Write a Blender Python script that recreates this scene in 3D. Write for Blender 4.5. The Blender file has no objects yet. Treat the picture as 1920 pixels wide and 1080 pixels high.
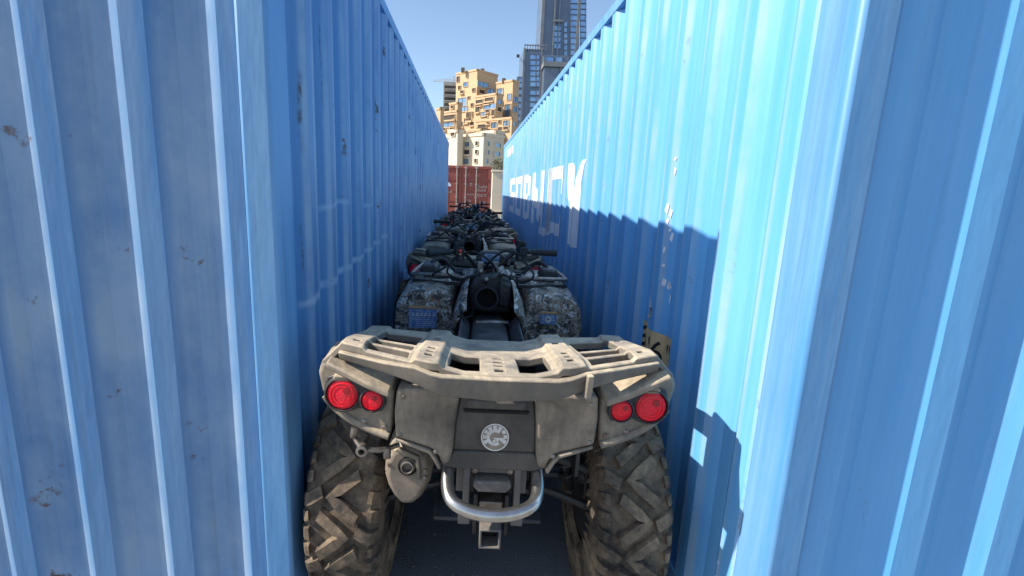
import bpy, bmesh, math, random
from mathutils import Vector, Matrix
random.seed(7)
R = math.radians
S = bpy.context.scene
COL = S.collection

# ------------------------------------------------------------------ camera
FPX, PITCH, YAW, ROLL, CAMH = 921.5, .1969, .0251, .034, 1.45
Fv = Vector((math.sin(YAW)*math.cos(PITCH), math.cos(YAW)*math.cos(PITCH), -math.sin(PITCH)))
Rv = Vector((math.cos(YAW), -math.sin(YAW), 0)); Uv = Rv.cross(Fv)
R2 = Rv*math.cos(ROLL) + Uv*math.sin(ROLL); U2 = Uv*math.cos(ROLL) - Rv*math.sin(ROLL)
cam = bpy.data.objects.new('camera', bpy.data.cameras.new('camera')); COL.objects.link(cam)
m = Matrix.Identity(4)
for i in range(3):
    m[i][0], m[i][1], m[i][2] = R2[i], U2[i], -Fv[i]
m[2][3] = CAMH
cam.matrix_world = m
cam.data.sensor_fit = 'HORIZONTAL'; cam.data.sensor_width = 36
cam.data.lens = FPX/1920*36; cam.data.shift_x = 61/1920
cam.data.clip_start = .05; cam.data.clip_end = 3000
S.camera = cam

# ------------------------------------------------------------------ sky, sun, exposure
TOSUN = Vector((-1, -.12, .885)).normalized()
w = bpy.data.worlds.new('World'); S.world = w; w.use_nodes = True
nt = w.node_tree; nt.nodes.clear()
sk = nt.nodes.new('ShaderNodeTexSky'); sk.sky_type = 'NISHITA'; sk.sun_disc = False
sk.sun_elevation = math.asin(TOSUN.z); sk.sun_rotation = math.atan2(TOSUN.x, TOSUN.y)
sk.air_density = 1.0; sk.dust_density = .6; sk.ozone_density = 2.0
bg = nt.nodes.new('ShaderNodeBackground'); bg.inputs[1].default_value = .122
ow = nt.nodes.new('ShaderNodeOutputWorld')
nt.links.new(sk.outputs[0], bg.inputs[0]); nt.links.new(bg.outputs[0], ow.inputs[0])
sl = bpy.data.lights.new('sun', 'SUN'); sl.energy = 4.7; sl.angle = R(.53); sl.color = (1, .93, .82)
so = bpy.data.objects.new('sun', sl); COL.objects.link(so)
so.rotation_euler = TOSUN.to_track_quat('Z', 'Y').to_euler(); so.location = (-20, -3, 20)
S.view_settings.view_transform = 'Standard'; S.view_settings.look = 'None'
S.view_settings.gamma = 1; S.view_settings.use_curve_mapping = False
S.view_settings.exposure = .75

# ------------------------------------------------------------------ materials
class NT:
    def __init__(s, name):
        s.m = bpy.data.materials.new(name); s.m.use_nodes = True
        s.t = s.m.node_tree; s.b = s.t.nodes['Principled BSDF']
        s.tc = s.t.nodes.new('ShaderNodeTexCoord')
    def n(s, typ, **k):
        x = s.t.nodes.new(typ)
        for a, b in k.items(): setattr(x, a, b)
        return x
    def l(s, a, b): s.t.links.new(a, b)
    def vec(s, scale, loc=(0, 0, 0)):
        mp = s.n('ShaderNodeMapping'); mp.inputs[3].default_value = scale; mp.inputs[1].default_value = loc
        s.l(s.tc.outputs['Object'], mp.inputs[0]); return mp.outputs[0]
    def noise(s, scale, detail=4, rough=.55, vec=None, dist=0):
        x = s.n('ShaderNodeTexNoise'); x.inputs['Scale'].default_value = scale
        x.inputs['Detail'].default_value = detail; x.inputs['Roughness'].default_value = rough
        x.inputs['Distortion'].default_value = dist
        s.l(vec if vec is not None else s.tc.outputs['Object'], x.inputs['Vector']); return x.outputs[0]
    def math(s, op, a, b=None, c=None):
        x = s.n('ShaderNodeMath', operation=op)
        for i, q in enumerate((a, b, c)):
            if q is None: continue
            if isinstance(q, (int, float)): x.inputs[i].default_value = q
            else: s.l(q, x.inputs[i])
        return x.outputs[0]
    def rng(s, v, a, b, c=0, d=1):
        x = s.n('ShaderNodeMapRange'); s.l(v, x.inputs[0])
        for i, q in enumerate((a, b, c, d)): x.inputs[i+1].default_value = q
        return x.outputs[0]
    def mix(s, f, a, b, blend='MIX'):
        x = s.n('ShaderNodeMix', data_type='RGBA', blend_type=blend)
        if isinstance(f, (int, float)): x.inputs[0].default_value = f
        else: s.l(f, x.inputs[0])
        for i, q in ((6, a), (7, b)):
            if isinstance(q, tuple): x.inputs[i].default_value = (*q[:3], 1)
            else: s.l(q, x.inputs[i])
        return x.outputs[2]
    def col(s, c):
        if isinstance(c, tuple): s.b.inputs['Base Color'].default_value = (*c, 1)
        else: s.l(c, s.b.inputs['Base Color'])
    def bump(s, h, strength=.3, dist=.01):
        x = s.n('ShaderNodeBump'); x.inputs['Strength'].default_value = strength
        x.inputs['Distance'].default_value = dist; s.l(h, x.inputs['Height']); s.l(x.outputs[0], s.b.inputs['Normal'])
    def pr(s, rough=.5, metal=0., spec=None, coat=0.):
        if isinstance(rough, (int, float)): s.b.inputs['Roughness'].default_value = rough
        else: s.l(rough, s.b.inputs['Roughness'])
        s.b.inputs['Metallic'].default_value = metal
        if spec is not None: s.b.inputs['Specular IOR Level'].default_value = spec
        if coat: s.b.inputs['Coat Weight'].default_value = coat; s.b.inputs['Coat Roughness'].default_value = .08

def two(name, c1, c2, scale=8, rough=.6, metal=0., bump=.0, lo=.35, hi=.65, spec=None, coat=0., fine=60):
    n = NT(name); f = n.rng(n.noise(scale, 6, .6), lo, hi)
    n.col(n.mix(f, c1, c2)); n.pr(rough, metal, spec, coat)
    if bump: n.bump(n.noise(fine, 3), bump, .004)
    return n.m

def dusty(name, base, dust, amt=.8, lo=-.1, scale=9, rough=.75):
    n = NT(name); g = n.n('ShaderNodeNewGeometry'); sx = n.n('ShaderNodeSeparateXYZ'); n.l(g.outputs['Normal'], sx.inputs[0])
    up = n.rng(sx.outputs[2], lo, .85, .28, 1)
    a = n.rng(n.noise(scale, 7, .68, None, .6), .32, .64, .16, 1.08)
    st = n.rng(n.noise(1, 5, .6, n.vec((60, 60, 7))), .35, .7, .7, 1.05)
    f = n.math('MULTIPLY', n.math('MULTIPLY', up, a), n.math('MULTIPLY', st, amt))
    scr = n.rng(n.noise(1, 2, .5, n.vec((7, 90, 110))), .70, .74, 0, .35)
    c = n.mix(f, base, dust); c = n.mix(scr, c, (.30, .27, .23))
    n.col(c); n.pr(n.rng(f, 0, 1, rough-.25, .95), spec=.35); n.bump(n.noise(220, 2), .12, .002)
    return n.m

def container_paint(name, base, fade, dark, scuffs=(), fadeamt=.6, rust=1.0, rough=.42, spec=.5, fold=None, streaks=()):
    n = NT(name)
    st = n.rng(n.noise(1, 6, .65, n.vec((14, 14, .55))), .35, .7)
    cl = n.rng(n.noise(1.1, 5, .6), .3, .72)
    c = n.mix(n.math('MULTIPLY', st, fadeamt), base, fade)
    c = n.mix(n.math('MULTIPLY', cl, .45), c, dark)
    fine = n.rng(n.noise(1, 4, .7, n.vec((70, 70, 3))), .55, .8, 0, .35)
    c = n.mix(fine, c, fade)
    sp = n.n('ShaderNodeSeparateXYZ'); n.l(n.tc.outputs['Object'], sp.inputs[0])
    for (y0, z0, slope, y1, wd, am) in scuffs:                      # rubbed chalky lines across the ridges
        line = n.math('ADD', n.math('MULTIPLY', n.math('SUBTRACT', sp.outputs[1], y0), slope), z0)
        wob = n.math('MULTIPLY', n.math('SUBTRACT', n.noise(5, 3), .5), .05)
        dd = n.math('ABSOLUTE', n.math('ADD', n.math('SUBTRACT', sp.outputs[2], line), wob))
        fz = n.rng(dd, wd*.3, wd, 1, 0)
        f1 = n.rng(sp.outputs[1], y0-.05, y0+.05); f2 = n.rng(sp.outputs[1], y1-.1, y1, 1, 0)
        br = n.rng(n.noise(9, 4), .25, .55)
        f = n.math('MULTIPLY', n.math('MULTIPLY', fz, n.math('MULTIPLY', f1, f2)), n.math('MULTIPLY', br, am))
        c = n.mix(f, c, (.55, .66, .78))
    gr = n.math('MULTIPLY', n.rng(n.noise(1, 5, .6, n.vec((30, 30, .9), (9, 2, 1))), .52, .75), n.rng(n.noise(.9, 3), .35, .6)); c = n.mix(n.math('MULTIPLY', gr, .12+.38*rust), c, (.05, .07, .10))
    if fold is not None:                                            # sheen on the folds painted into the colour as pale, patchily worn lines
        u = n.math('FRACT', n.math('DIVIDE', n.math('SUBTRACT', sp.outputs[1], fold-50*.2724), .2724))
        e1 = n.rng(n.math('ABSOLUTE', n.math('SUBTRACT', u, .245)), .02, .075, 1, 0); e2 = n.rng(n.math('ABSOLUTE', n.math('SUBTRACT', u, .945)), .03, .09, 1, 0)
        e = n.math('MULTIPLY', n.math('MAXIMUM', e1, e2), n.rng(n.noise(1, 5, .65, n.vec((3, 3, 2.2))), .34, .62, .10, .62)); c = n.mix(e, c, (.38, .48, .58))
        er = n.math('MULTIPLY', n.math('MAXIMUM', e1, e2), n.rng(n.noise(1, 5, .7, n.vec((4, 4, 5), (5, 5, 5))), .63, .68, 0, rust)); c = n.mix(er, c, (.11, .055, .035))
    for (y0, z0, z1, wd) in streaks:                                # long rust runs
        wy = n.math('MULTIPLY', n.math('SUBTRACT', n.noise(1, 3, .5, n.vec((2, 2, 6))), .5), .03)
        fy = n.rng(n.math('ABSOLUTE', n.math('ADD', n.math('SUBTRACT', sp.outputs[1], y0), wy)), wd*.3, wd, 1, 0)
        fz = n.math('MULTIPLY', n.rng(sp.outputs[2], z0, z0+.12), n.rng(sp.outputs[2], z1-.05, z1, 1, 0))
        c = n.mix(n.math('MULTIPLY', n.math('MULTIPLY', fy, fz), n.rng(n.noise(22, 5, .7), .40, .62, 0, .9)), c, (.06, .045, .04))
    rs = n.rng(n.noise(1, 6, .7, n.vec((11, 11, 3.2), (3, 1, 7))), .715, .75, 0, rust)
    c = n.mix(rs, c, (.075, .035, .022))
    chips = n.rng(n.noise(38, 2, .5), .77, .80, 0, .6*rust); c = n.mix(chips, c, (.05, .045, .05))
    n.col(c); n.pr(n.rng(st, 0, 1, rough-.07, rough+.16), spec=spec)
    n.bump(n.noise(1, 4, .6, n.vec((5, 5, 1.4))), .28, .022)
    return n.m

MT = {}
LPH, RPH = 1.56, 1.60                  # where the folds of the two facing walls start
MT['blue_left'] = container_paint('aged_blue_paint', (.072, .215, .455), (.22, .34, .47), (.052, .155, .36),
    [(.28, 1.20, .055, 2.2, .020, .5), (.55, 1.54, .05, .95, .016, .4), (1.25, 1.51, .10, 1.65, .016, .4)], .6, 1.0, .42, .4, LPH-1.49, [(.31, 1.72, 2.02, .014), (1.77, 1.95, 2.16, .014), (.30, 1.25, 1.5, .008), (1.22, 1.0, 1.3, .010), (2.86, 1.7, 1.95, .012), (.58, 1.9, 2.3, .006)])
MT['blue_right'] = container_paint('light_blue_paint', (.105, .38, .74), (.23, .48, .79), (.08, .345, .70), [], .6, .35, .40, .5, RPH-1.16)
MT['blue_rail'] = container_paint('blue_rail_paint', (.085, .28, .56), (.25, .42, .60), (.06, .20, .44), [], .7, 1.0, .45)
MT['red_paint'] = container_paint('rust_red_paint', (.34, .075, .048), (.38, .13, .09), (.24, .055, .042), [], .5, .6, .55)
n = NT('white_stencil_paint')
_w = n.rng(n.noise(1, 6, .7, n.vec((16, 16, 5))), .60, .66, 0, .75)
n.col(n.mix(_w, n.mix(n.rng(n.noise(3, 5), .35, .65), (.82, .84, .86), (.66, .71, .76)), (.16, .40, .66))); n.pr(.55); MT['white_print'] = n.m
MT['cream_print'] = two('cream_print', (.62, .55, .46), (.48, .42, .36), 30, .6)
MT['bar_steel'] = two('galvanised_bar', (.42, .40, .37), (.30, .25, .21), 20, .5, .4)
MT['yellow'] = two('caution_yellow', (.74, .52, .25), (.62, .44, .22), 25, .6)
MT['ink'] = two('black_ink', (.012, .012, .015), (.02, .02, .022), 20, .6)
MT['red_ink'] = two('red_ink', (.45, .04, .03), (.35, .05, .03), 20, .6)
MT['dusty'] = dusty('dusty_grey_plastic', (.10, .092, .085), (.50, .395, .27), 1.05, -.6, 8)
MT['rack'] = dusty('dusty_rack_plastic', (.10, .096, .092), (.54, .435, .30), 1.0, -.05, 7)
MT['panel'] = dusty('dusty_black_plastic', (.052, .047, .043), (.50, .405, .30), .9, -1.6, 5)
MT['centre'] = dusty('dark_centre_plastic', (.048, .046, .046), (.24, .205, .165), .6, -1.0, 6)
MT['black'] = dusty('black_plastic', (.022, .023, .026), (.20, .19, .18), .45, -.1, 9, .55)
MT['frame'] = dusty('black_steel_tube', (.016, .016, .018), (.12, .10, .08), .4, -.1, 14, .5)
MT['grip'] = two('black_rubber_grip', (.010, .010, .012), (.02, .02, .022), 40, .7, 0, .3)
MT['muffler'] = dusty('painted_muffler_steel', (.13, .11, .09), (.42, .33, .24), .85, -1.0, 12, .6)
MT['chrome'] = two('brushed_aluminium', (.62, .60, .57), (.46, .43, .39), 18, .26, .95, .1, .35, .65)
MT['steel'] = two('worn_steel', (.34, .31, .28), (.18, .14, .11), 25, .42, .8, .15)
MT['hollow'] = two('dark_inside', (.008, .008, .009), (.012, .012, .012), 20, .9)
MT['hitch'] = dusty('hitch_steel', (.10, .10, .105), (.30, .24, .18), .7, -.4, 16, .5)
MT['silver'] = two('silver_print', (.74, .73, .70), (.55, .53, .50), 40, .35, .3)
n = NT('tyre_rubber')
_f = n.rng(n.noise(6, 6, .72), .36, .66); _g = n.rng(n.noise(45, 3), .4, .75, .55, 1)
n.col(n.mix(n.math('MULTIPLY', _f, _g), (.040, .036, .034), (.40, .285, .18))); n.pr(.88, spec=.25); n.bump(n.noise(120, 3), .3, .004)
MT['tyre'] = n.m
n = NT('red_lens')
vo = n.n('ShaderNodeTexVoronoi'); vo.inputs['Scale'].default_value = 110; n.l(n.tc.outputs['Object'], vo.inputs['Vector'])
n.col(n.mix(n.rng(vo.outputs['Distance'], .2, .7), (.95, .018, .045), (.80, .012, .03)))
_d = n.b.inputs['Base Color'].links[0].from_socket; n.col(n.mix(n.rng(n.noise(16, 5, .7), .45, .8, 0, .18), _d, (.55, .30, .24))); n.pr(.32, spec=.3, coat=.12)
n.bump(vo.outputs['Distance'], .25, .003)
MT['lens'] = n.m
n = NT('red_lens_inner'); n.col((.36, .008, .018)); n.pr(.4, coat=.2); MT['lens_in'] = n.m
n = NT('camouflage')
v1 = n.n('ShaderNodeTexVoronoi'); v1.inputs['Scale'].default_value = 1
n.l(n.vec((25, 25, 38)), v1.inputs['Vector'])
sc = n.n('ShaderNodeSeparateColor'); n.l(v1.outputs['Color'], sc.inputs[0])
ns = n.noise(13, 5, .7, None, 2.2)
v = n.math('ADD', n.math('MULTIPLY', sc.outputs[0], .45), n.math('MULTIPLY', ns, .62))
cr = n.n('ShaderNodeValToRGB'); cr.color_ramp.interpolation = 'CONSTANT'
els = [(0, (.03, .026, .022)), (.34, (.13, .10, .07)), (.43, (.38, .30, .22)), (.495, (.035, .03, .027)), (.55, (.50, .43, .35)), (.605, (.30, .18, .10)), (.68, (.70, .67, .62)), (.74, (.09, .07, .055))]
cr.color_ramp.elements[0].position = 0; cr.color_ramp.elements[0].color = (*els[0][1], 1)
cr.color_ramp.elements[1].position = els[1][0]; cr.color_ramp.elements[1].color = (*els[1][1], 1)
for p, c in els[2:]:
    e = cr.color_ramp.elements.new(p); e.color = (*c, 1)
n.l(v, cr.inputs[0])
dn = n.rng(n.noise(9, 5), .4, .75, 0, .25)
n.col(n.mix(dn, cr.outputs[0], (.22, .19, .16))); n.pr(.5, coat=.15); MT['camo'] = n.m
n = NT('blue_label')
wv = n.n('ShaderNodeTexWave', wave_type='BANDS', bands_direction='Z'); wv.inputs['Scale'].default_value = 26; wv.inputs['Distortion'].default_value = 3
n.l(n.tc.outputs['Object'], wv.inputs['Vector'])
tx = n.math('MULTIPLY', n.rng(wv.outputs[0], .5, .7), n.rng(n.noise(90, 2, .5, n.vec((1, 1, .3))), .42, .55))
n.col(n.mix(tx, (.10, .17, .33), (.42, .50, .62))); n.pr(.35, coat=.3); MT['label'] = n.m
MT['orange'] = two('orange_header', (.60, .30, .12), (.45, .24, .12), 30, .5)
n = NT('asphalt')
a = n.noise(240, 3, .6); b = n.noise(1.4, 5, .6); c3 = n.n('ShaderNodeTexVoronoi'); c3.inputs['Scale'].default_value = 170; n.l(n.tc.outputs['Object'], c3.inputs['Vector'])
c = n.mix(n.rng(b, .3, .7), (.20, .195, .19), (.26, .255, .25)); c = n.mix(n.rng(a, .55, .75, 0, .7), c, (.30, .29, .27))
c = n.mix(n.rng(n.noise(.6, 5), .5, .75, 0, .5), c, (.20, .17, .13))
n.col(c); n.pr(.92, spec=.3); n.bump(c3.outputs['Distance'], .6, .006); MT['asphalt'] = n.m
MT['tan'] = two('tan_stone', (.60, .42, .25), (.51, .355, .21), .25, .85, 0, .2, .3, .7, fine=2)
MT['tan_dark'] = two('brown_screen', (.20, .13, .08), (.13, .09, .06), .6, .8)
MT['cream'] = two('cream_stone', (.72, .62, .46), (.62, .53, .40), .35, .85, 0, .2, .3, .7, fine=2)
MT['slab'] = two('pale_concrete', (.40, .37, .33), (.32, .30, .27), .3, .85)
MT['void'] = two('dark_opening', (.035, .030, .028), (.07, .05, .04), 1.0, .7)
n = NT('sky_glass'); n.col(n.mix(n.rng(n.noise(.35, 3), .35, .65), (.10, .20, .34), (.22, .34, .48))); n.pr(.08, .35, .8); MT['glass'] = n.m
n = NT('tower_glass'); n.col(n.mix(n.rng(n.noise(.12, 4, .6), .35, .65), (.20, .36, .60), (.40, .58, .78))); n.pr(.10, .45, .8); MT['tglass'] = n.m
MT['tower'] = two('dark_tower_cladding', (.12, .16, .225), (.16, .20, .26), .15, .35, .35)
MT['tower_trim'] = two('grey_tower_trim', (.20, .21, .225), (.15, .165, .185), .2, .6)
MT['leaf'] = two('olive_leaves', (.06, .065, .025), (.13, .11, .05), 3, .8)
MT['bark'] = two('bark', (.12, .08, .05), (.07, .05, .03), 10, .9)

# ------------------------------------------------------------------ mesh helpers
class MB:
    def __init__(s): s.v = []; s.f = []
    def add(s, vs, fs):
        o = len(s.v); s.v += [tuple(p) for p in vs]; s.f += [tuple(i+o for i in f) for f in fs]; return s
    def box(s, x0, x1, y0, y1, z0, z1, M=None):
        vs = [Vector(p) for p in ((x0,y0,z0),(x1,y0,z0),(x1,y1,z0),(x0,y1,z0),(x0,y0,z1),(x1,y0,z1),(x1,y1,z1),(x0,y1,z1))]
        if M is not None: vs = [M @ p for p in vs]
        return s.add(vs, [(0,3,2,1),(4,5,6,7),(0,1,5,4),(1,2,6,5),(2,3,7,6),(3,0,4,7)])
    def prism(s, poly, y0, y1, k=1.0, fn=None, steps=1):
        """outline (x,z), seen from -y, extruded along y; k scales the far outline about its centre, fn bends"""
        n = len(poly); cx = sum(p[0] for p in poly)/n; cz = sum(p[1] for p in poly)/n
        area = sum(poly[i][0]*poly[(i+1)%n][1]-poly[(i+1)%n][0]*poly[i][1] for i in range(n))
        if area < 0: poly = poly[::-1]
        vs = []
        for j in range(steps+1):
            t = j/steps; kk = 1+(k-1)*t; y = y0+(y1-y0)*t
            vs += [Vector((cx+(x-cx)*kk, y, cz+(z-cz)*kk)) for x, z in poly]
        if fn: vs = [Vector(fn(p)) for p in vs]
        fs = [tuple(range(n)), tuple(reversed(range(steps*n, steps*n+n)))]
        for j in range(steps):
            for i in range(n):
                a, b = j*n+i, j*n+(i+1)%n; fs.append((b, a, a+n, b+n))
        return s.add(vs, fs)
    def tube(s, pts, r, n=10, closed=False, smooth=0):
        P = [Vector(p) for p in pts]
        if smooth:
            Q = []
            for i in range(len(P)-1):
                a, b, c, d = P[max(i-1, 0)], P[i], P[i+1], P[min(i+2, len(P)-1)]
                for k in range(smooth):
                    t = k/smooth
                    Q.append(.5*((2*b)+(c-a)*t+(2*a-5*b+4*c-d)*t*t+(3*b-a-3*c+d)*t**3))
            P = Q+[P[-1]]
        m_ = len(P); vs = []; prev = None
        for i, p in enumerate(P):
            d = (P[min(i+1, m_-1)]-P[max(i-1, 0)]).normalized()
            if prev is None:
                prev = d.orthogonal().normalized()
            u = (prev-d*prev.dot(d)); u = u.normalized() if u.length > 1e-6 else d.orthogonal().normalized()
            prev = u; w_ = d.cross(u)
            rr = r[min(len(r)-1, int(i*len(r)/m_))] if isinstance(r, (list, tuple)) else r
            vs += [p+u*rr*math.cos(2*math.pi*k/n)+w_*rr*math.sin(2*math.pi*k/n) for k in range(n)]
        fs = [(i*n+k, i*n+(k+1)%n, (i+1)*n+(k+1)%n, (i+1)*n+k) for i in range(m_-1) for k in range(n)]
        fs += [tuple(reversed(range(n))), tuple(range((m_-1)*n, m_*n))]
        return s.add(vs, fs)
    def lathe(s, prof, M, n=24):
        """profile (r, h) round local z of M"""
        vs = [M @ Vector((r*math.cos(2*math.pi*k/n), r*math.sin(2*math.pi*k/n), h)) for r, h in prof for k in range(n)]
        fs = [(j*n+k, j*n+(k+1)%n, (j+1)*n+(k+1)%n, (j+1)*n+k) for j in range(len(prof)-1) for k in range(n)]
        if prof[0][0] > 1e-5: fs.append(tuple(reversed(range(n))))
        if prof[-1][0] > 1e-5: fs.append(tuple(range((len(prof)-1)*n, len(prof)*n)))
        return s.add(vs, fs)
    def plate(s, xs, ys, solid, zf, th, warp=None):
        """slab with real openings: cells of the xs by ys grid that solid(i, j) keeps"""
        W = warp or (lambda x, y: (x, y))
        I, J = len(xs)-1, len(ys)-1
        ok = lambda i, j: 0 <= i < I and 0 <= j < J and solid(i, j)
        idx = {}
        def V(i, j, b):
            if (i, j, b) not in idx:
                x, y = W(xs[i], ys[j]); z = zf(xs[i], ys[j])
                idx[(i, j, b)] = len(s.v); s.v.append((x, y, z-(th if b else 0)))
            return idx[(i, j, b)]
        for i in range(I):
            for j in range(J):
                if not ok(i, j): continue
                s.f.append((V(i,j,0), V(i+1,j,0), V(i+1,j+1,0), V(i,j+1,0)))
                s.f.append((V(i,j,1), V(i,j+1,1), V(i+1,j+1,1), V(i+1,j,1)))
                if not ok(i, j-1): s.f.append((V(i,j,1), V(i+1,j,1), V(i+1,j,0), V(i,j,0)))
                if not ok(i, j+1): s.f.append((V(i+1,j+1,1), V(i,j+1,1), V(i,j+1,0), V(i+1,j+1,0)))
                if not ok(i-1, j): s.f.append((V(i,j+1,1), V(i,j,1), V(i,j,0), V(i,j+1,0)))
                if not ok(i+1, j): s.f.append((V(i+1,j,1), V(i+1,j+1,1), V(i+1,j+1,0), V(i+1,j,0)))
        return s
    def mirror(s):
        return MB().add([(-x, y, z) for x, y, z in s.v], [tuple(reversed(f)) for f in s.f])
    def mesh(s, name, mat, ang=35):
        me = bpy.data.meshes.new(name); me.from_pydata(s.v, [], s.f); me.materials.append(MT[mat])
        me.update()
        for p in me.polygons: p.use_smooth = True
        me.set_sharp_from_angle(angle=R(ang)); return me
    def build(s, name, mat, parent=None, bevel=0, seg=2, ang=35, loc=None):
        o = bpy.data.objects.new(name, s.mesh(name, mat, ang)); COL.objects.link(o); o.parent = parent
        if loc: o.location = loc
        if bevel:
            b = o.modifiers.new('bevel', 'BEVEL'); b.width = bevel; b.segments = seg; b.limit_method = 'ANGLE'; b.angle_limit = R(28)
        return o
def inst(o, parent, loc=None, rot=None, name=None):
    c = bpy.data.objects.new(name or o.name.split('.')[0], o.data); COL.objects.link(c); c.parent = parent
    if loc: c.location = loc
    if rot: c.rotation_euler = rot
    for md in o.modifiers:
        if md.type == 'BEVEL':
            b = c.modifiers.new('bevel', 'BEVEL'); b.width = md.width; b.segments = md.segments; b.limit_method = 'ANGLE'; b.angle_limit = md.angle_limit
    return c
def empty(name, loc=(0, 0, 0), rz=0):
    o = bpy.data.objects.new(name, None); COL.objects.link(o); o.location = loc; o.rotation_euler = (0, 0, rz); o.empty_display_size = .2; return o
def tag(o, label=None, cat=None, group=None, kind=None):
    if label: o['label'] = label
    if cat: o['category'] = cat
    if group: o['group'] = group
    if kind: o['kind'] = kind
    return o
KIDS = {}
def copy_tree(o, parent=None):
    c = o.copy(); COL.objects.link(c); c.parent = parent
    for ch in [x for x in ALL if x.parent == o]: copy_tree(ch, c)
    return c
def axisM(p, d):
    q = Vector(d).to_track_quat('Z', 'Y').to_matrix().to_4x4(); q.translation = Vector(p); return q

# ------------------------------------------------------------------ ground
GZ = -.18
g = MB().add([(-900, -900, GZ), (900, -900, GZ), (900, 1500, GZ), (-900, 1500, GZ)], [(0, 1, 2, 3)]).build('ground', 'asphalt')
tag(g, 'dark asphalt yard between the containers', kind='structure')
gr_ = MB()
for k in range(1500):
    x, y = random.uniform(-.55, .83), random.uniform(1.2, 4.0); r_ = random.uniform(.002, .007)*(1.8 if random.random() < .06 else 1)
    M = Matrix.Translation((x, y, GZ+r_*.3)) @ Matrix.Rotation(random.random()*6, 4, 'Z')
    p = [M @ Vector(q) for q in ((r_, 0, 0), (-r_*.6, r_*.9, 0), (-r_*.7, -r_*.8, 0), (r_*.1, 0, r_*.9))]
    gr_.add(p, [(0, 1, 3), (1, 2, 3), (2, 0, 3)])
MT['grit'] = two('loose_grit', (.22, .20, .17), (.10, .09, .085), 30, .9)
tag(gr_.build('grit', 'grit'), 'loose grit scattered on the asphalt under the near quad bike', 'grit', kind='stuff')

# ------------------------------------------------------------------ shipping containers
PITCHC, DEP = .2724, .036
def corr(t):
    """depth of the corrugation at distance t along the wall (0 proud, DEP recessed)"""
    u = (t/PITCHC) % 1
    a, b, c = .26, .505, .755
    return 0 if u < a else DEP*(u-a)/(b-a) if u < b else DEP if u < c else DEP*(1-(u-c)/(1-c))
def corr_breaks(y0, y1, ph):
    out = [y0]; k = math.floor((y0-ph)/PITCHC)-1
    while True:
        done = False
        for u in (0, .26, .505, .755):
            y = ph+(k+u)*PITCHC
            if y > y1-1e-4: done = True; break
            if y > y0+1e-4: out.append(y)
        if done: break
        k += 1
    return out+[y1]
def side_wall(X, sgn, y0, y1, z0, z1, ph):
    """corrugated sheet at x = X whose proud faces look towards sgn"""
    mb = MB(); ys = corr_breaks(y0, y1, ph); zs = [z0+(z1-z0)*k/10 for k in range(11)]
    vs = [(X-sgn*corr(y-ph), y, z) for z in zs for y in ys]; n_ = len(ys)
    fs = []
    for j in range(10):
        for i in range(n_-1):
            q = (j*n_+i, j*n_+i+1, (j+1)*n_+i+1, (j+1)*n_+i)
            fs.append(q if sgn > 0 else q[::-1])
    return mb.add(vs, fs)
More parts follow.
